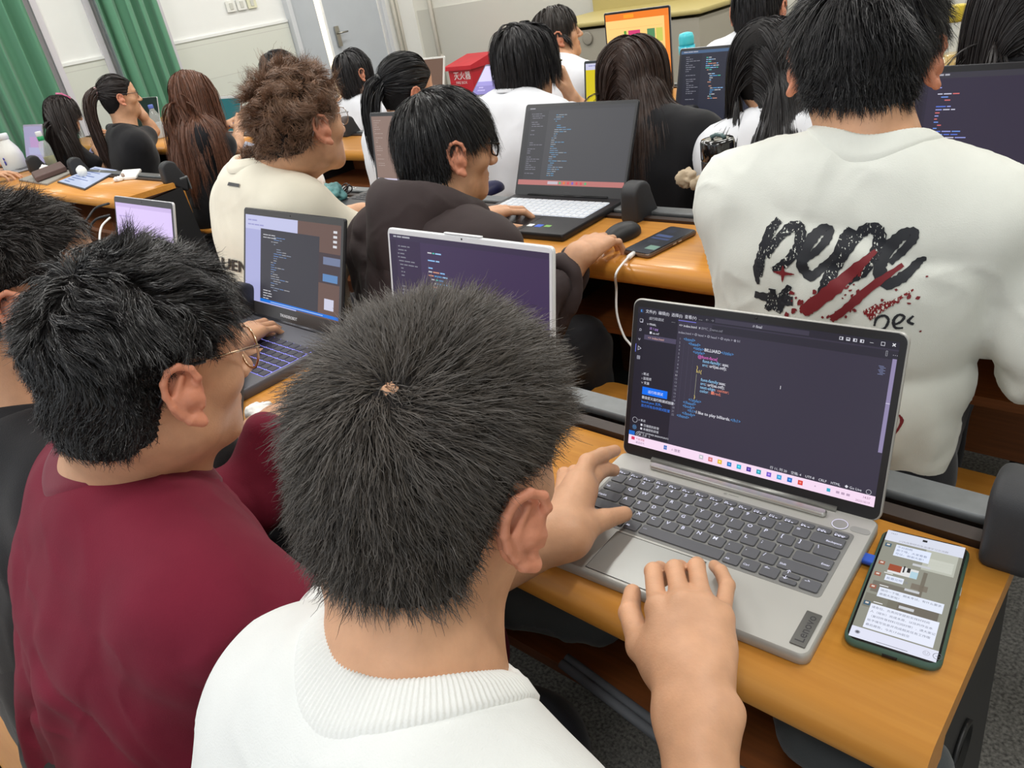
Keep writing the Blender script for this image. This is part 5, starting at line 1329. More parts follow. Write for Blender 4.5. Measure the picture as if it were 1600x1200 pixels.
for ks, hh in rows:
    rh = (KY1-KY0)*hh/tot_h; tw = sum(w for _, w in ks); x = KX0
    for t, w in ks:
        cw = (KX1-KX0)*w/tw
        subs = [(x+cw/2, y-rh/2, cw, rh, t)] if t != '↑' else [(x+cw/2, y-rh*.26, cw, rh*.5, '↑'), (x+cw/2, y-rh*.76, cw, rh*.5, '↓')]
        for cx, cy, a, b_, tt in subs:
            k = MB(R, o+V(0, 0, tk)); k.rbox((cx, cy, .0011), (a-.0024, b_-.0024, .0016), .0022, .0005, 0, n=3)
            big = len(tt) == 1
            if tt != '⌁': k.text(tt, (cx-a/2+.003 if tt not in ('Backspace', 'Enter') else cx+a/2-.003, cy+(.001 if big else -.003), .0021), (1, 0, 0), (0, 1, 0), (.0070 if big else .0038), 1, 'LEFT' if tt not in ('Backspace', 'Enter') else 'RIGHT', .01)
            else: k.text('▭', (cx-a/2+.004, cy+.000, .0021), (1, 0, 0), (0, 1, 0), .004, 1)
            if hh < 1:
                for q in range(3): k.box((cx-a/2+.004+q*.0035, cy-b_/2+.0012, .0021), (.002, .0008, .0003), 1)
            k.make('key', [KEYM, KLEG], kwell)
        x += cw
    y -= rh
b = MB(R, o+V(0, 0, tk)); b.rbox((-.026, -.166, .00025), (.108, .064, .0005), .003, .0001); b.make('touchpad', mat('touchpad_silver', (166, 167, 164), metal=.5, rough=.36), r1)
b = MB(R, o+V(0, 0, tk)); b.tube([V(-.026-.054+.108*(i in (1, 2)), -.166-.032+.064*(i > 1), .0006) for i in range(4)], .0004, 4, closed=True); b.make('touchpad_edge', mat('edge_dark', (96, 96, 94), rough=.4, metal=.5), r1)
b = MB(R, o+V(0, 0, tk)); b.rbox((0, -.0105, .0028), (.214, .010, .0056), .004, .0015); b.make('hinge_cover', mat('hinge_silver', (190, 190, 186), metal=.8, rough=.3), r1)
b = MB(R, o+V(0, 0, tk)); b.lathe([(.0085, 0), (.0085, .0008), (.007, .001)], (.1235, -.0180, 0), 28); pb = b.make('power_button', mat('touchpad_silver', ()), r1)
b = MB(R, o+V(0, 0, tk)); b.tube([V(.1235+.0078*math.cos(a), -.018+.0078*math.sin(a), .0009) for a in np.linspace(0, 2*math.pi, 33)[:-1]], .0004, 5, closed=True); b.make('light_ring', emat((225, 220, 245), .9), pb)
b = MB(R, o+V(0, 0, tk)); b.text('✻ ━━', (-.006, -.0225, .0003), (1, 0, 0), (0, 1, 0), .006, 0); b.rbox((.144, -.0185, .0002), (.020, .009, .0004), .0044, .0001, 1); b.make('logo_marks', [mat('deck_mark', (112, 112, 110), rough=.5), mat('deck_mark_light', (140, 140, 138), rough=.5)], r1)
b = MB(R, o+V(0, 0, tk)); b.rbox((W1/2-.0125, -D1+.037, .0006), (.014, .044, .0012), .0008, .0003, 0); b.text('Lenovo', (W1/2-.0085, -D1+.0190, .00135), (0, 1, 0), (-1, 0, 0), .0118, 1, 'LEFT', .008); b.make('name_badge', [mat('badge_grey', (120, 120, 118), metal=.8, rough=.3), mat('badge_letters', (50, 50, 52), rough=.4)], r1)
u = MB(); q = onplane(1354, 872, 2, .757); u.rbox(q+V(-.002, 0, -.001), (.022, .013, .0055), .002, .001, R=R1); u2 = thing('usb_dongle', 'short blue USB dongle plugged into the right side of the silver laptop', 'usb dongle', q)
u.make('cap', mat('blue_plastic', (36, 78, 176), rough=.4), u2); u = MB(); u.rbox(q+V(-.013, 0, -.001), (.010, .010, .0045), .0005, .0003, R=R1); u.make('plug', mat('steel', ()), u2)
q = onplane(882, 862, 2, .758); u2 = thing('usb_stick', 'small red USB stick at the left front corner of the silver laptop', 'usb stick', q); Rq = rotz(math.radians(12))
u = MB(Rq, q); u.rbox((0, 0, 0), (.026, .016, .007), .002, .001); u.text('━━', (-.008, 0, .0037), (1, 0, 0), (0, 1, 0), .006, 1); u.text('━━━', (-.009, -.004, .0037), (1, 0, 0), (0, 1, 0), .004, 1); u.make('case', [mat('red_plastic', (176, 26, 36), rough=.35), mat('white_ink', (235, 220, 220))], u2)
u = MB(Rq, q); u.rbox((.004, -.011, -.001), (.018, .006, .003), .001, .0005); u.make('metal_loop', mat('steel', ()), u2)

# --- the other laptops
def ui_code(bg=DK, bar=(214, 190, 220), side=.2, seed=1, n=26, refl=False, top=(60, 58, 68), pal=PAL, dv=.027, u0=None, mw=.35):
    def f(s):
        s.rect(0, 0, 1, 1, bg, layer=0); s.rect(0, 0, 1, .04, top, layer=1)
        s.rect(0, .04, .045, .93, tuple(int(c*.8) for c in bg), layer=1); s.rect(.045, .04, side, .93, tuple(int(c*.88) for c in bg), layer=1)
        s.bars(.03, .010, 1, .03, [(170, 170, 180)], .2, 0, seed, .4, 5, 0); s.bars(.055, .08, n, dv, [(130, 130, 142)], side-.07, .006, seed+3, .3, 5, .25, .02)
        s.bars(side+.05 if u0 is None else u0, .10, n, dv, pal, mw, .018, seed+7, .34, 5, .15, .025)
        s.rect(0, .935, 1, 1, bar, layer=2)
        for i in range(9): s.rect(.33+.04*i, .950, .348+.04*i, .982, random.Random(seed+i).choice([(60, 130, 210), (230, 120, 60), (90, 180, 120), (220, 80, 90), (120, 100, 200)]), layer=4)
    return f
def ui_asus(s):
    ui_code(bg=(78, 78, 82), bar=(190, 120, 116), side=.22, seed=5, n=30, top=(72, 72, 76), pal=[(96, 150, 190), (150, 160, 170), (110, 140, 170)], dv=.0265, u0=.28, mw=.30)(s)
    s.rect(.30, .948, .40, .985, (200, 190, 200), layer=6)
h0, h1 = V(-1.532, 1.589, 0), V(-1.160, 1.602, 0)
rA = laptop('laptop', 'large black laptop with white keyboard in the second row, grey code on its screen', h0, h1, (816, 167), (998, 152), depth=.275, H=.252, tilt=26.5, body=(34, 34, 37), bezel=(40, 41, 44), bright=.8, ui=ui_asus, bz=(.008, .008, .030, .010), kbd=(-.165, .165, -.150, -.030, (206, 210, 216), (180, 186, 196)), metal=.2, thick=.018)
rr, R, o = rA[0], rA[1], rA[2]
b = MB(R, o+V(0, 0, .018)); b.rbox((.048, -.222, .0002), (.028, .016, .0004), .001, .0001, 0); b.make('sticker', mat('sticker_white', (225, 230, 232), rough=.4), rr)
b = MB(R, o+V(0, 0, .018)); b.rbox((.080, -.222, .0002), (.020, .018, .0004), .001, .0001, 0); b.make('sticker', mat('sticker_blue', (40, 90, 200), rough=.4), rr, 'blue sticker')
b = MB(R, o+V(0, 0, .018)); b.rbox((.106, -.220, .0002), (.018, .013, .0004), .001, .0001, 0); b.make('sticker', mat('sticker_green', (120, 170, 80), rough=.4), rr, 'green sticker')
b = MB(rA[5], rA[6]); b.text('━━━', (0, -.0014, .010), (1, 0, 0), (0, 0, 1), .006, 0, 'CENTER'); b.make('logo_marks', mat('logo_dim', (78, 78, 82)), rr)
def ui_thunder(s):
    s.rect(0, 0, 1, 1, (168, 170, 214), layer=0); s.rect(0, 0, .58, .16, (190, 192, 226), layer=1); s.bars(.03, .05, 2, .05, [(150, 150, 200)], .5, .01, 3, .3, 4, 0, .04)
    s.rect(.58, 0, 1, 1, (120, 92, 84), layer=1, st=.6); s.rect(.80, .30, 1, .62, (66, 54, 60), layer=2); s.rect(.84, .34, 1, .42, (110, 120, 150), layer=3); s.rect(.84, .52, .98, .60, (90, 130, 180), layer=3); s.rect(.86, .78, .95, .90, (200, 200, 220), layer=3)
    s.rect(.18, .14, .80, .95, (58, 56, 64), layer=4); s.bars(.30, .22, 24, .026, [(130, 140, 160), (100, 130, 180), (160, 160, 165)], .4, .03, 12, .3, 7, .2, .03); s.bars(.21, .20, 2, .03, [(190, 190, 195)], .5, .0, 2, .3, 7, 0, .03)
    s.bars(.215, .84, 4, .03, [(190, 190, 195)], .12, .0, 2, .35, 7, 0, .03)
    s.rect(.18, .95, 1, .985, (20, 110, 210), layer=5, st=.9); s.rect(.30, .966, .85, .972, (200, 215, 235), layer=8)
    for i in range(4): s.rect(.93, .06+.05*i, .965, .085+.05*i, (210, 210, 215), layer=5)
h0, h1 = V(-1.577, .716, 0), V(-1.209, .714, 0)
rB = laptop('laptop', 'black gaming laptop with backlit keys between the maroon sleeve and cream T-shirt', h0, h1, (373, 323), (538, 344), depth=.262, H=.228, tilt=21, body=(92, 92, 98), bezel=(58, 56, 56), lid=(40, 40, 44), bright=.85, ui=ui_thunder, bz=(.009, .009, .032, .014), kbd=(-.175, .175, -.165, -.050, (48, 48, 60), (120, 120, 200)), metal=.3, thick=.020, cornr=.006)
b = MB(rB[5], rB[6]); b.text('THUNDEROBOT', (0, -.0014, .013), (1, 0, 0), (0, 0, 1), .0085, 0, 'CENTER', .02); b.make('logo_marks', mat('logo_white', (200, 200, 204), emit=(200, 200, 204), estr=.2), rB[0])
b = MB(rB[1], rB[2]+V(0, 0, .020)); b.rbox((.128, -.222, .0002), (.026, .016, .0004), .001, .0001); b.make('sticker', mat('sticker_pale_green', (190, 220, 200), rough=.4), rB[0])
b = MB(rB[1], rB[2]+V(0, 0, .020)); b.rbox((.156, -.218, .0002), (.022, .022, .0004), .001, .0001); b.make('sticker', mat('sticker_blue', ()), rB[0], 'blue sticker')
ui_purple = ui_code(bg=(66, 52, 84), bar=(200, 180, 220), side=.22, seed=9, n=26, top=(60, 50, 76))
a, c = W(603, 362, .742), W(862, 393, .742); w_ = np.linalg.norm((c-a)[:2]); cx = (a+c)/2
rC = laptop('laptop', 'white-framed laptop just beyond the nearest head, purple-black code screen', (cx[0]-w_/2, .69, 0), (cx[0]+w_/2, .69, 0), (603, 362), (862, 393), depth=.235, H=.243, body=(214, 216, 220), lid=(222, 224, 226), bezel=(216, 218, 222), bright=.8, ui=ui_purple, bz=(.006, .006, .014, .009), kbd=(-.150, .150, -.135, -.03, (190, 192, 200), (205, 206, 212)), metal=.2)
b = MB(rC[5], rC[6]); b.rbox((0, .002, .2445), (.080, .003, .006), .002, .001, R=rotx(math.pi/2)); b.make('camera_tab', mat('laptop_lid_222_224_226', ()), rC[0])
def ui_lilac(s):
    s.rect(0, 0, 1, 1, (206, 186, 232), layer=0, st=.95); s.rect(0, 0, 1, .05, (190, 170, 216), layer=1); s.bars(.06, .16, 3, .12, [(160, 140, 200)], .3, 0, 4, .08, 3, 0, .04); s.rect(.72, .34, .86, .37, (140, 120, 180), layer=3)
    s.rect(.08, .62, .98, .66, (180, 160, 220), layer=2); s.rect(.12, .68, .42, .96, (120, 110, 210), layer=3); s.rect(.46, .68, .92, .96, (90, 90, 200), layer=3); s.rect(.60, .70, .80, .86, (190, 140, 200), layer=4); s.rect(.2, .72, .34, .9, (220, 150, 190), layer=4)
a, c = W(165, 315, .752), W(272, 322, .752); w_ = .345
laptop('laptop', 'silver-framed laptop with lilac web page in front of the leftmost desk, behind the black hair', (a[0]+.01, .70, 0), (a[0]+w_+.01, .70, 0), (165, 315), (272, 322), depth=.23, H=.235, body=(200, 200, 204), bezel=(46, 44, 52), bright=.95, ui=ui_lilac, bz=(.008, .008, .016, .016), kbd=(-.145, .145, -.135, -.03, (60, 60, 66), (150, 150, 156)), metal=.4)
def ui_brown(s):
    s.rect(0, 0, 1, 1, (146, 122, 112), layer=0, st=.75); s.rect(.36, .12, 1, .93, (220, 216, 226), layer=1); s.bars(.03, .06, 22, .032, [(180, 165, 158)], .25, .004, 4, .2, 3, .3, .02); s.bars(.40, .50, 12, .032, [(130, 130, 140)], .4, .0, 4, .2, 3, .2, .03); s.rect(0, .93, 1, 1, (206, 200, 220), layer=2)
a = W(575, 177, 1.640)
laptop('laptop', 'dark-framed laptop with brownish screen between cream T-shirt and hooded jacket', (a[0], 1.60, 0), (a[0]+.35, 1.60, 0), (575, 177), None, depth=.235, H=.24, body=(60, 60, 62), bezel=(54, 54, 56), bright=.85, ui=ui_brown, bz=(.010, .010, .016, .012), kbd=(-.145, .145, -.135, -.03, (50, 50, 54), (80, 80, 84)))
def ui_orange(s):
    s.rect(0, 0, 1, 1, (246, 196, 120), layer=0, st=1.0); s.rect(0, 0, 1, .09, (226, 120, 40), layer=1, st=1); s.rect(.30, .02, .46, .07, (240, 150, 40), layer=2); s.rect(.93, .09, 1, 1, (236, 130, 50), layer=1)
    for k, (u0, u1, c) in enumerate(((.29, .33, (90, 150, 60)), (.36, .55, (200, 60, 110)), (.66, .78, (80, 130, 90)), (.80, .90, (190, 190, 90)))): s.rect(u0, .24, u1, .42, c, layer=3)
    s.rect(.20, .33, .26, .35, (120, 70, 40), layer=3); s.rect(.03, .50, .10, .58, (120, 110, 80), layer=3)
    for k in range(5): s.rect(.05, .2+.12*k, .9, .203+.12*k, (220, 160, 90), layer=2)
laptop('laptop', 'laptop with bright orange page near the top, furthest forward above the brown hair', (W(940, 62, 3.10)[0], 3.12, 0), (W(940, 62, 3.10)[0]+.345, 3.12, 0), (937, 16), (1047, 5), depth=.23, H=.33, body=(150, 150, 152), bezel=(24, 24, 26), bright=1.0, ui=ui_orange, bz=(.008, .008, .018, .010))
def ui_yellow(s):
    s.rect(0, 0, 1, 1, (206, 186, 20), layer=0, st=.9); s.rect(0, 0, 1, .10, (196, 196, 220), layer=1); s.bars(.04, .03, 1, .05, [(140, 140, 190)], .5, 0, 4, .3, 3, 0, .05)
    s.rect(0, .78, .3, 1, (216, 206, 90), layer=2)
laptop('laptop', 'laptop with yellow page half hidden by the shoulder-length brown hair', (W(911, 91, 2.40)[0], 2.36, 0), (W(911, 91, 2.40)[0]+.34, 2.36, 0), (911, 92), None, depth=.23, H=.24, body=(90, 90, 92), bezel=(40, 48, 52), bright=.9, ui=ui_yellow, bz=(.009, .009, .016, .010))
a, c = W(1060, 81, 2.43), W(1170, 69, 2.43)
laptop('laptop', 'silver laptop with dark code screen left of the long black hair', (a[0], 2.36, 0), (a[0]+.345, 2.36, 0), (1060, 81), None, depth=.24, H=.258, body=(196, 198, 202), bezel=(34, 36, 40), bright=.85, ui=ui_code(bg=(42, 44, 58), bar=(226, 218, 206), side=.24, seed=21, n=22, top=(70, 96, 130)), bz=(.008, .008, .014, .010), kbd=(-.145, .145, -.135, -.03, (206, 206, 212), (180, 182, 186)))
laptop('laptop', 'large laptop with dark code screen at the right edge beyond the white printed T-shirt', (W(1428, 112, 1.67)[0], 1.61, 0), (W(1428, 112, 1.67)[0]+.385, 1.61, 0), (1428, 110), None, depth=.26, H=.285, body=(52, 52, 56), bezel=(24, 24, 28), bright=.8, ui=ui_code(bg=(54, 48, 66), bar=(190, 170, 200), side=.06, seed=31, n=36, pal=[(90, 120, 220), (110, 150, 230), (200, 200, 220), (150, 160, 230), (214, 110, 110)], dv=.022, u0=.09, mw=.42), bz=(.008, .008, .018, .012))
laptop('laptop', 'small-looking laptop with pale violet screen just right of the red box', (W(733, 127, 3.14)[0], 3.12, 0), (W(733, 127, 3.14)[0]+.32, 3.12, 0), (733, 127), None, depth=.22, H=.215, body=(206, 206, 210), bezel=(60, 54, 90), bright=.9, ui=lambda s: (s.rect(0, 0, 1, 1, (206, 200, 240), layer=0), s.rect(0, .55, 1, .7, (150, 140, 210), layer=1), s.rect(0, .7, 1, 1, (130, 120, 190), layer=1), s.bars(.1, .74, 2, .1, [(190, 180, 230)], .8, 0, 3, .4, 3, 0, .04)), bz=(.008, .008, .014, .014))
laptop('laptop', 'laptop with brown screen and pale frame beside the black scrunchie ponytail', (W(652, 86, 3.16)[0], 3.12, 0), (W(683, 82, 3.16)[0]+.02, 3.12, 0), (683, 82), None, depth=.22, H=.225, body=(210, 210, 206), bezel=(212, 212, 206), bright=.6, ui=lambda s: s.rect(0, 0, 1, 1, (130, 100, 84), layer=0), bz=(.006, .012, .014, .010), tilt=18)
laptop('laptop', 'silver laptop with lilac screen behind the green-capped bottle at left', (W(40, 262, 1.60)[0]-.02, 1.62, 0), (W(40, 262, 1.60)[0]+.33, 1.62, 0), (34, 204), None, depth=.24, H=.24, body=(150, 152, 158), bezel=(160, 150, 176), bright=.75, ui=lambda s: (s.rect(0, 0, 1, 1, (166, 158, 196), layer=0), s.rect(.3, .3, .9, .6, (190, 150, 200), layer=1), s.rect(.2, .6, 1, .8, (176, 176, 214), layer=1)), bz=(.008, .008, .014, .012), kbd=(-.145, .145, -.135, -.03, (70, 70, 74), (130, 130, 134)))
laptop('laptop', 'laptop seen edge-on with black-green screen behind the raised hand', (W(213, 190, 2.36)[0]-.1, 2.38, 0), (W(240, 190, 2.36)[0], 2.38, 0), None, (235, 143), depth=.22, H=.235, body=(206, 208, 208), bezel=(26, 36, 34), bright=.5, ui=lambda s: s.rect(0, 0, 1, 1, (28, 42, 40), layer=0), bz=(.008, .008, .012, .008), tilt=14)
laptop('laptop', 'laptop with teal screen just right of the long wavy brown hair', (W(336, 180, 2.36)[0]-.12, 2.38, 0), (W(358, 180, 2.36)[0]+.02, 2.38, 0), None, (355, 150), depth=.22, H=.215, body=(120, 92, 84), bezel=(200, 200, 196), bright=.6, ui=lambda s: (s.rect(0, 0, 1, 1, (30, 110, 116), layer=0), s.rect(0, 0, 1, .05, (220, 220, 216), layer=1)), bz=(.006, .006, .010, .008), tilt=22)

# ------------------------------------------------------------------ phones
def phone(name, label, c, yaw, w, l, case, ui, th=.010, lip=.0012):
    r = thing(name, label, 'phone', c); R = rotz(yaw); c = A(c, float)
    b = MB(R, c); b.rbox((0, 0, th/2), (w, l, th), .011, .003); cs = b.make('case', case, r)
    b = MB(R, c); b.rbox((0, 0, th-.0001), (w-.005, l-.005, .0008), .009, .0003); b.make('frame', mat('phone_glass', (10, 10, 12), rough=.12), r)
    s = Screen(R @ rotx(-math.pi/2), c+R @ V(0, -l/2+.0045, th+.0004), w-.009, l-.009); ui(s); s.mb.make('display', s.mats, r)
    b = MB(R, c)
    for yy in (.020, .002): b.rbox((w/2, yy, th*.55), (.0016, .011, .003), .0007, .0003)
    b.make('side_button', mat('button_metal', (200, 196, 186), metal=.8, rough=.3), r)
    b = MB(R, c); b.rbox((.0, -l/2, th*.45), (.012, .0016, .0035), .0007, .0003); b.make('charging_port', mat('dark_hole', ()), r)
    return r
def ui_chat(s):
    s.bright = .9
    s.rect(0, 0, 1, 1, (142, 142, 130), layer=0, st=.85)
    for k, (u, v, w, h, c) in enumerate(((.55, .10, .40, .20, (176, 178, 166)), (.62, .18, .30, .10, (196, 198, 188)), (.05, .50, .55, .10, (112, 108, 98)), (.30, .56, .60, .20, (104, 98, 88)), (.60, .32, .05, .26, (110, 104, 92)), (.50, .44, .20, .05, (118, 110, 98)), (.02, .62, .4, .12, (120, 118, 106)))): s.rect(u, v, u+w, v+h, c, layer=1)
    s.rect(0, 0, 1, .105, (206, 210, 224), layer=3); s.text(.5, .095, '(129)在职研究生选课学习交流群', .020, (140, 140, 150), align='CENTER'); s.text(.05, .035, '14:57', .018, (120, 120, 130)); s.rect(.47, .02, .53, .040, (20, 20, 24), layer=7)
    s.rect(.17, .125, .62, .235, (214, 222, 240), layer=3)
    s.text(.19, .155, '不对劲啊', .022, (110, 120, 150)); s.text(.19, .187, '那个啥，大家看看', .022, (110, 120, 150)); s.text(.19, .220, '可以，谢谢大家！', .022, (110, 120, 150))
    s.rect(.44, .262, .66, .283, (190, 192, 196), layer=3)
    s.rect(.17, .32, .54, .40, (214, 214, 214), layer=3); s.rect(.17, .32, .33, .38, (150, 70, 44), layer=4); s.rect(.35, .31, .37, .37, (30, 30, 34), layer=5); s.rect(.40, .32, .44, .36, (30, 30, 34), layer=5); s.rect(.45, .34, .54, .40, (170, 200, 214), layer=5)
    s.rect(.17, .425, .40, .475, (216, 222, 236), layer=3); s.text(.19, .460, '能看见吧 👍', .022, (110, 120, 150)); s.rect(.44, .50, .62, .520, (190, 192, 196), layer=3)
    s.rect(.15, .545, .93, .630, (218, 224, 238), layer=3); s.text(.17, .578, '请问一下哦，期末考试，有什么要求', .0205, (110, 114, 130)); s.text(.17, .612, '谢谢大家啦！', .0205, (110, 114, 130))
    s.rect(.44, .655, .62, .678, (190, 192, 196), layer=3)
    s.rect(.12, .70, .93, .905, (222, 226, 240), layer=3)
    for i, t in enumerate(('请各位、负责同学提前安排好时间', '人（组长）完成本周，以往的作业本', '（复印件等材料可同时带），请大家记', '给予填写信息并完成相关任务工作哦', '最后报告，今天17:00前交')): s.text(.14, .735+.037*i, t, .0205, (110, 114, 130))
    for v in (.13, .31, .42, .54, .69): s.rect(.03, v, .11, v+.035, (150, 90, 70) if v > .2 and v < .6 else (60, 90, 110), layer=3); s.rect(.05, v+.008, .09, v+.022, (210, 200, 190), layer=4)
    for v in (.41, .53, .685): s.rect(.14, v-.005, .25, v+.002, (225, 225, 225), layer=3)
    s.rect(0, .915, 1, 1, (216, 218, 234), layer=3); s.text(.05, .968, '◉', .034, (90, 90, 100)); s.text(.83, .968, '☺ ⊕', .034, (90, 90, 100)); s.rect(.32, .984, .68, .987, (40, 40, 44), layer=6)
pc = (onplane(1325, 990, 2, .762)+onplane(1462, 1040, 2, .762)+onplane(1510, 850, 2, .762)+onplane(1388, 828, 2, .762))/4
py = onplane(1449, 839, 2, .762)-onplane(1393, 1015, 2, .762); pc[2] = .7505
phone('phone', 'smartphone in dark green case showing a chat, beside the silver laptop', pc, math.atan2(py[1], py[0])-math.pi/2, .079, .166, mat('green_case', (62, 92, 80), rough=.55, bump=.2, bscale=800), ui_chat)
def ui_dark(s):
    s.bright = .55
    s.rect(0, 0, 1, 1, (52, 56, 66), layer=0); s.rect(.1, .32, .72, .40, (90, 110, 160), layer=2); s.rect(.1, .44, .80, .50, (80, 96, 140), layer=2); s.rect(.15, .12, .5, .22, (60, 66, 84), layer=2); s.rect(.55, .72, .95, .86, (150, 190, 170), layer=2); s.rect(.2, .55, .6, .64, (66, 72, 84), layer=2)
p5c = (onplane(985, 392, 2, .765)+onplane(1075, 352, 2, .765))/2; p5c[2] = .7505
p5y = onplane(1062, 350, 2, .765)-onplane(985, 388, 2, .765)
phone('phone', 'dark smartphone charging beside the right hand of the hooded jacket', p5c, math.atan2(p5y[1], p5y[0])-math.pi/2, .077, .168, mat('clear_gold_case', (120, 100, 84), rough=.25, metal=.4), ui_dark)
# charging cable
def cable(label, pts, rad, m, cat='cable', plug=None):
    P = [A(p, float) for p in pts]; out = []
    for i in range(len(P)-1):
        a, b, d, e = P[max(i-1, 0)], P[i], P[i+1], P[min(i+2, len(P)-1)]
        for k in range(8):
            t = k/8; out.append(.5*((2*b)+(-a+d)*t+(2*a-5*b+4*d-e)*t*t+(-a+3*b-3*d+e)*t**3))
    out.append(P[-1]); r = thing('cable', label, cat, (P[0][0], P[0][1], P[0][2])); q = MB(); q.tube(out, rad, 8); q.make('cord', m, r)
    if plug is not None: q = MB(); q.tube([P[0], P[0]+nrm(P[1]-P[0])*plug], rad*2.1, 8); q.make('plug', m, r)
    return r
WPL = mat('white_plastic', (232, 232, 230), rough=.35)
cable('white charging cable hanging from the dark phone over the desk edge', [onplane(990, 396, 2, .757), onplane(980, 404, 2, .760), onplane(968, 424, 2, .757)+V(.0, -.012, 0), W(963, 452, 1.215), W(964, 490, 1.20), W(975, 525, 1.18), W(996, 560, 1.16), V(-.80, 1.16, .40)], .0026, WPL, plug=.03)

# ------------------------------------------------------------------ bottles and small things
def bottle(name, label, c, parts, cat='bottle', tilt=None, n=28, group=None):
    r = thing(name, label, cat, c, group)
    for nm, prof, m in parts:
        b = MB(None if tilt is None else tilt, c); b.lathe(prof, (0, 0, 0), n); b.make(nm, m, r)
    return r
c = onplane(1128, 377, 2, .75)
c = A([W(1127, 370, 1.40)[0], 1.40, .75]); k_ = 1.0
bottle('tumbler', 'tall glossy black tumbler standing at the desk edge left of the printed T-shirt', c, [('body', [(.031, 0), (.033, .004), (.033, .180), (.0322, .183), (.0322, .185)], mat('black_gloss', (12, 12, 13), rough=.15, coat=.5)),
    ('lid', [(.0322, .185), (.0335, .187), (.0335, .218), (.031, .224), (.020, .225), (.010, .223)], mat('black_gloss_lid', (16, 16, 18), rough=.12, coat=.6))])
b = MB(); b.tube([c+V(-.014, .0, .226), c+V(-.004, .004, .231), c+V(.008, .004, .230), c+V(.016, 0, .226)], .0045, 8); b.make('carry_loop', mat('grey_gloss', (90, 110, 110), rough=.12), bpy.data.objects['tumbler'])
c = W(1487, 100, 2.14); c[2] = .75; _k = (W(1489, 8, 2.14)[2]-.75)/.270
TEA = mat('yellow_tea', (232, 190, 30), rough=.15, trans=.35, alpha=.92); CLR = mat('clear_plastic', (230, 238, 236), rough=.06, alpha=.28, spec=.7)
bottle('drink_bottle', 'plastic bottle of yellow tea right of the printed T-shirt wearer', c, [(nm_, [(rr_*min(_k, 1.3), zz_*_k) for rr_, zz_ in pr_], mt_) for nm_, pr_, mt_ in [('drink', [(.030, .004), (.034, .012), (.034, .075), (.032, .085), (.034, .15), (.030, .185)], TEA), ('bottle', [(.031, 0), (.036, .010), (.036, .075), (.033, .085), (.036, .10), (.036, .165), (.030, .20), (.015, .235), (.0145, .25)], CLR), ('label', [(.0366, .098), (.0368, .10), (.0368, .165), (.0366, .167)], mat('yellow_label', (238, 206, 40), rough=.4)), ('cap', [(.016, .242), (.0165, .246), (.0165, .268), (.015, .270)], mat('yellow_cap', (214, 190, 60), rough=.4))]])
b = MB(); b.text('茶', c+V(.0, -.0372*min(_k, 1.3)-.001, .118*_k), (1, 0, 0), (0, 0, 1), .045, 0); b.make('label_character', mat('dark_green_ink', (60, 70, 40)), bpy.data.objects['drink_bottle'])
c = W(1075, 74, 2.62); c[2] = .75; c = W(1073, 74, 3.02); c[2] = .75
bottle('water_bottle', 'turquoise sports bottle standing beyond the code screen', c, [('body', [(.030, 0), (.034, .006), (.034, .13), (.030, .14), (.030, .15), (.034, .16), (.034, .19)], mat('turquoise', (40, 176, 196), rough=.3)), ('cap', [(.030, .19), (.031, .20), (.031, .222), (.026, .236), (.012, .240)], mat('turquoise_cap', (70, 196, 208), rough=.35))])
def on(x, y, z=.75): q = onplane(x, y, 2, z); q[2] = z; return q
c = on(27, 266)
bottle('milk_bottle', 'large white milk bottle with small blue marks at the left edge', c, [('body', [(.060, 0), (.068, .01), (.070, .09), (.060, .13), (.036, .175), (.032, .19)], mat('milk_white', (232, 234, 230), rough=.35)), ('cap', [(.034, .19), (.036, .192), (.036, .222), (.030, .226)], mat('milk_cap', (226, 230, 232), rough=.3))])
b = MB()
for dx, dz, r_ in ((-.012, .075, .012), (.010, .060, .014), (-.004, .045, .010), (.016, .085, .008)):
    b.lathe([(r_, -.002), (r_, .003)], c+V(dx+.028, -.062+.006, dz), 10, R=rotx(math.pi/2))
b.lathe([(.014, -.002), (.014, .004)], c+V(.010, -.034, .205), 12, R=rotx(math.pi/2)); b.make('blue_marks', mat('blue_ink', (60, 60, 160), rough=.5), bpy.data.objects['milk_bottle'])
c = on(82, 258)
bottle('drink_bottle', 'clear bottle with green cap and a little olive drink, beside the lilac laptop', c, [('drink', [(.028, .003), (.031, .01), (.031, .055), (.030, .056)], mat('olive_tea', (140, 132, 50), rough=.2, alpha=.9)), ('bottle', [(.030, 0), (.033, .008), (.033, .10), (.030, .125), (.018, .150), (.016, .158)], CLR), ('neck_ring', [(.017, .150), (.0185, .152), (.0185, .175), (.0175, .176)], mat('green_plastic', (40, 160, 100), rough=.4)), ('cap', [(.0175, .176), (.018, .178), (.018, .202), (.016, .205)], mat('grey_white_cap', (226, 228, 228), rough=.35))])
c = W(246, 195, 2.30); c[2] = .75
bottle('water_bottle', 'clear water bottle with blue cap between the ponytail and wavy brown hair', c, [('bottle', [(.028, 0), (.032, .01), (.032, .12), (.030, .15), (.016, .180), (.0145, .19)], CLR), ('water', [(.026, .004), (.0305, .01), (.0305, .10), (.030, .101)], mat('water', (214, 226, 236), rough=.05, alpha=.5)), ('cap', [(.0155, .188), (.016, .19), (.016, .210), (.014, .212)], mat('blue_cap', (90, 110, 190), rough=.4))])
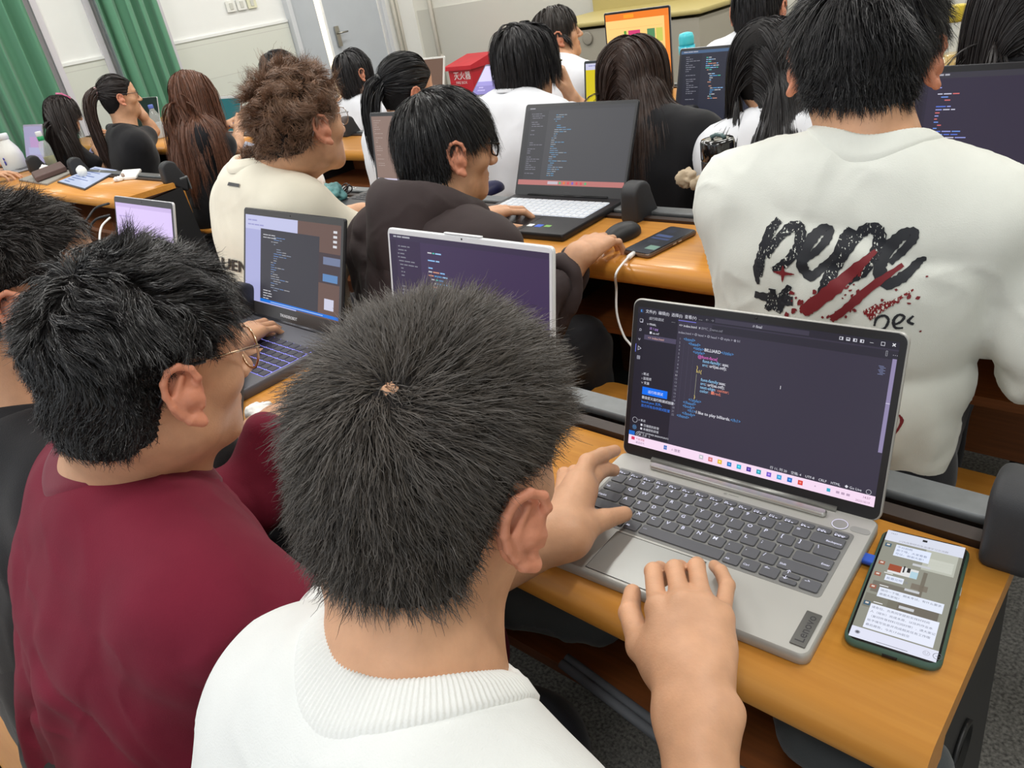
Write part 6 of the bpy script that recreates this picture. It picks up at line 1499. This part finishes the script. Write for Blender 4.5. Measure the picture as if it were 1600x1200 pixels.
# brown case and grey sleeve on the left desk
c = (on(45, 272)+on(105, 260))/2
q0, q1, q2, q3 = on(30, 282), on(78, 288), on(125, 263), on(86, 255)
def slab(name, label, cat, quad, th, m, z0=.75, pname='cover', bev=.002):
    quad = [A(p) for p in quad]; r = thing(name, label, cat, sum(quad)/4); v = [(p[0], p[1], z0) for p in quad]+[(p[0], p[1], z0+th) for p in quad]
    o = link_mesh(pname, v, [(3, 2, 1, 0), (4, 5, 6, 7), (0, 1, 5, 4), (1, 2, 6, 5), (2, 3, 7, 6), (3, 0, 4, 7)], m, r); md = o.modifiers.new('bevel', 'BEVEL'); md.width = bev; md.segments = 3; return r
slab('laptop_sleeve', 'flat grey sleeve lying under the brown case', 'sleeve', [on(30, 283), on(74, 290), on(122, 267), on(88, 262)], .010, mat('grey_felt', (146, 142, 134), rough=.9))
slab('pencil_case', 'long dark brown case lying on the grey sleeve', 'case', [on(52, 278, .76), on(58, 286, .76), on(106, 268, .76), on(98, 260, .76)], .032, mat('brown_leather', (96, 74, 70), rough=.6), .761, bev=.008)
q = [on(90, 286), on(133, 298), on(186, 268), on(150, 262)]
tb = slab('tablet', 'tablet with pale blue page lying on the left desk', 'tablet', q, .008, mat('tablet_edge', (60, 62, 70), rough=.4))
def inset(quad, k, z): m_ = sum(A(p) for p in quad)/4; return [tuple((A(p)*(1-k)+m_*k)[:2])+(z,) for p in quad]
b = MB(); b.put(inset(q, .05, .7586), [(0, 1, 2, 3)], 0)
a_, b_, c_, d_ = [A(p) for p in inset(q, .05, .7588)]
for i in range(9):
    t0 = .08+.1*i; w_ = .25+.5*random.random(); P0 = a_+(d_-a_)*t0; P1 = b_+(c_-b_)*t0; P2 = b_+(c_-b_)*(t0+.035); P3 = a_+(d_-a_)*(t0+.035)
    b.put([P0+(P1-P0)*.1, P0+(P1-P0)*w_, P3+(P2-P3)*w_, P3+(P2-P3)*.1], [(0, 1, 2, 3)], 1)
b.make('display', [emat((196, 206, 232), .85), emat((110, 130, 190), .7)], tb)
def lump(name, label, cat, c, r, m, seed=1, amp=.3, res=.004, pname=None, z0=.75, group=None):
    F = Field(); c = A(c, float); F.el(c+V(0, 0, r[2]*.8), r, k=.01); v, f = F.mesh(res); n = vnormals(v, f); q = v*55/(max(r)/.03)
    v = v+n*(fbm(q, seed, 3)*amp*min(r))[:, None]; v[:, 2] = np.maximum(v[:, 2], z0+.0005)
    o = link_mesh(name, v, f, m, None, None, True); return tag(o, label, cat, group)
TIS = mat('tissue_paper', (238, 238, 234), rough=.9)
EGG = mat('white_rubber', (236, 236, 228), rough=.5)
lump('earbud_case', 'rounded white case sitting on the tablet', 'case', on(131, 276, .759)+V(0, 0, .003), (.028, .024, .030), EGG, 3, .12, z0=.759)
lump('tissue', 'crumpled white tissue behind the brown case, near the green-capped bottle', 'tissue', on(74, 268, .75), (.045, .03, .022), TIS, 4, .5)
slab('paper_note', 'folded white paper at the right side of the tablet', 'paper', [on(186, 283), on(193, 270), on(222, 268), on(214, 280)], .016, TIS, bev=.005)
lump('tissue', 'small crumpled tissue right of the tablet beside the folded paper', 'tissue', on(187, 283), (.028, .020, .013), TIS, 6, .6)
r = MB(); r.lathe([(.010, 0), (.012, .002), (.012, .010), (.010, .012)], on(198, 274, .768)+V(0, -.012, .004), 14, R=rotx(math.pi/2)); tag(r.make('tape_roll', mat('brownish_tape', (170, 150, 140), rough=.5)), 'tiny round tape roll by the folded paper', 'tape roll')
# near the maroon sleeve
lump('tissue', 'white crumpled tissue at the desk front by the maroon cuff', 'tissue', on(409, 655)+V(0, .0, 0), (.030, .020, .016), TIS, 9, .35, .0025)
# items by the curly-haired person
q = W(494, 285, 1.46)
sh = lump('paper_note', 'white paper tissue standing up beside the cream T-shirt', 'tissue', on(500, 300), (.05, .012, .055), TIS, 12, .5)
lump('glasses_pouch', 'teal and grey-green pouch on the second-row desk beside the cream T-shirt', 'pouch', on(522, 318), (.055, .04, .040), mat('teal_cloth', (96, 158, 158), rough=.5, noise=.5, nscale=14), 13, .25)
b = MB(); q = on(540, 306)
for k in range(3): b.tube([q+V(.02*math.cos(t)+.01*k, .016*math.sin(t), .022+.016*math.sin(t+k)) for t in np.linspace(0, 6.283, 19)[:-1]], .0022, 6, closed=True)
tag(b.make('keyring', mat('dark_metal', (50, 46, 46), metal=.8, rough=.35)), 'dark metal key rings beside the teal pouch', 'key ring')
b = MB(); b.box(on(560, 318)+V(0, 0, .004), (.16, .11, .008), R=rotz(.35)); tag(b.make('notebook', mat('paper_page', (226, 224, 218), rough=.8)), 'pale notebook on the desk left of the hooded jacket', 'notebook')
# mouse under the hand of the hooded jacket
def mouse(label, c, yaw, m, sc=1.0):
    r = thing('computer_mouse', label, 'mouse', c); F = Field(); F.frame(rotz(yaw), c); F.el((0, 0, .006), (.031*sc, .055*sc, .030*sc), k=.01); v, f = F.mesh(.003); v[:, 2] = np.maximum(v[:, 2], c[2]+.0005); link_mesh('shell', v, f, m, r, None, True)
    b = MB(rotz(yaw), c); b.tube([V(0, .026, .030*sc), V(0, .040, .024*sc)], .003, 8); b.make('scroll_wheel', mat('dark_hole', ()), r); return r
mouse('black computer mouse under the right hand by the charging phone', on(972, 372), -.2, mat('black_rubber', (20, 20, 22), rough=.5))
mouse('dark blue mouse half hidden left of the black laptop', on(766, 302), -.1, mat('navy_plastic', (34, 34, 70), rough=.4))
lump('tissue', 'beige crumpled tissue on the rail beside the black tumbler', 'tissue', W(1074, 306, 1.72)*V(1, 1, 0)+V(0, 0, .77), (.026, .02, .026), mat('beige_paper', (190, 172, 146), rough=.9), 15, .5, z0=.765)
lump('tissue', 'smaller beige tissue scrap right against the black tumbler', 'tissue', W(1094, 308, 1.72)*V(1, 1, 0)+V(0, 0, .77), (.020, .014, .014), mat('beige_paper', ()), 16, .6, z0=.765)
# pink jacket heap between the two at left
F = Field(); c = on(58, 640, .80); c = D(52, 635, 1.13)
F.rc(c+V(-.05, .06, -.06), c+V(.02, .0, .0), .055, .045, k=.03); F.rc(c+V(.02, 0, 0), c+V(.06, .03, -.06), .045, .05, k=.03)
v, f = F.mesh(.006); v = wrinkle(v, f, .010, (22, 22, 22), 33); tag(link_mesh('jacket', v, f, cloth('pink_fleece', (190, 92, 108)), None, None, True), 'crumpled pink jacket beside the black top at left', 'jacket')
# phone in the hands of the long-haired people
b = MB(rotz(.5) @ rotx(.5), W(150, 228, 2.07)); b.rbox((0, 0, 0), (.07, .15, .008), .008, .002); tag(b.make('phone', mat('phone_lilac', (150, 150, 190), rough=.3)), 'phone held up by the person with the pink hair clip', 'phone')
b = MB(rotz(-.6) @ rotx(.4), W(376, 184, 2.18)); b.rbox((0, 0, 0), (.07, .15, .008), .008, .002); tag(b.make('phone', mat('phone_blue', (60, 70, 120), rough=.3)), 'phone held by the person with long wavy brown hair', 'phone')
slab('notebook', 'open pale blue notebook on the desk by the bare forearm', 'notebook', [on(372, 238), on(392, 246), on(404, 228), on(384, 222)], .006, mat('pale_blue_page', (200, 206, 226), rough=.8))
# wires under the left desk
for k, (p, rad, m, lb) in enumerate((([W(170, 318, 1.22), W(150, 325, 1.2), W(138, 340, 1.15), W(130, 352, 1.12)], .005, BLKP, 'upper black wire under the left desk'), ([W(172, 336, 1.2), W(150, 343, 1.15), W(140, 358, 1.12), W(138, 372, 1.1)], .005, BLKP, 'lower black wire under the left desk'), ([W(172, 340, 1.1), W(160, 352, 1.05), W(156, 366, 1.02), W(156, 380, 1.0)], .004, WPL, 'white wire behind the lilac laptop'))): cable(lb, p, rad, m)
# clothes stuffed in the shelf under the nearest desk
F = Field()
for x in (-.80, -.715, -.63, -.55, -.19):
    k = int(x*31); F.rc(V(x, .47+.02*math.sin(k*2), .655), V(x+.08, .50+.02*math.cos(k*3), .645), .038, .042, k=.03)
v, f = F.mesh(.008); v = wrinkle(v, f, .012, (18, 18, 18), 35); v[:, 2] = np.maximum(v[:, 2], .592); tag(link_mesh('folded_jacket', v, f, cloth('charcoal_cloth', (62, 66, 68)), None, None, True), 'charcoal jacket stuffed in the shelf under the nearest desk', 'jacket')
b = MB()
for k in range(2): b.tube([V(-.48+.0*k, .455-.01*k, .60), V(-.30, .44-.012*k, .585), V(-.12, .455, .60-.01*k)], .006, 8)
tag(b.make('bag_strap', mat('grey_webbing', (84, 88, 94), rough=.8)), 'grey bag straps sagging under the nearest desk front', 'strap')

# ------------------------------------------------------------------ front of the room
RED = mat('red_paint', (206, 36, 52), rough=.4, noise=.08, nscale=10)
r = thing('extinguisher_box', 'red metal extinguisher box with sloping lid and white characters against the front wall', 'box', (-6.25, 6.1, 0))
b = MB(); b.box((-6.27, 6.17, .28), (.34, .32, .50)); b.make('body', RED, r)
b = MB(); b.prism([(5.98, .51), (5.98, .55), (6.36, .62), (6.36, .51)], 0, -6.47, -6.07); b.make('lid', RED, r)
b = MB(); b.text('灭火器', (-6.37, 6.006, .42), (1, 0, 0), (0, 0, 1), .085, 0, 'LEFT', .01); b.text('FIRE BOX', (-6.35, 6.006, .37), (1, 0, 0), (0, 0, 1), .04, 0); b.make('lettering', mat('white_paint', (240, 230, 230)), r)
r = thing('podium', 'olive-topped grey teaching podium in front of the far wall', 'podium', (-3.9, 6.0, 0))
zt = .84; b = MB(); b.box((-4.0, 6.05, zt/2-.02), (1.66, 1.05, zt-.04)); b.make('cabinet', mat('podium_grey', (166, 160, 146), rough=.6), r)
b = MB(); b.rbox((-4.0, 6.05, zt), (1.72, 1.10, .035), .02, .006); b.make('top', mat('podium_olive', (178, 163, 104), rough=.5), r)
b = MB(); b.box((-4.0, 6.56, 1.05), (1.72, .05, .40)); b.make('rear_panel', mat('podium_olive', ()), r)
b = MB(); b.lathe([(.05, 0), (.05, .006), (.04, .008)], W(918, 60, 5.515), 24, R=rotx(math.pi/2)); b.make('speaker_disc', mat('podium_disc', (150, 144, 132), rough=.6), r)
b = MB()
for x in (-4.35, -3.65): b.box((x, 5.522, .4), (.012, .008, .74))
b.make('door_gap', mat('podium_gap', (120, 116, 106)), r)
make_camera()
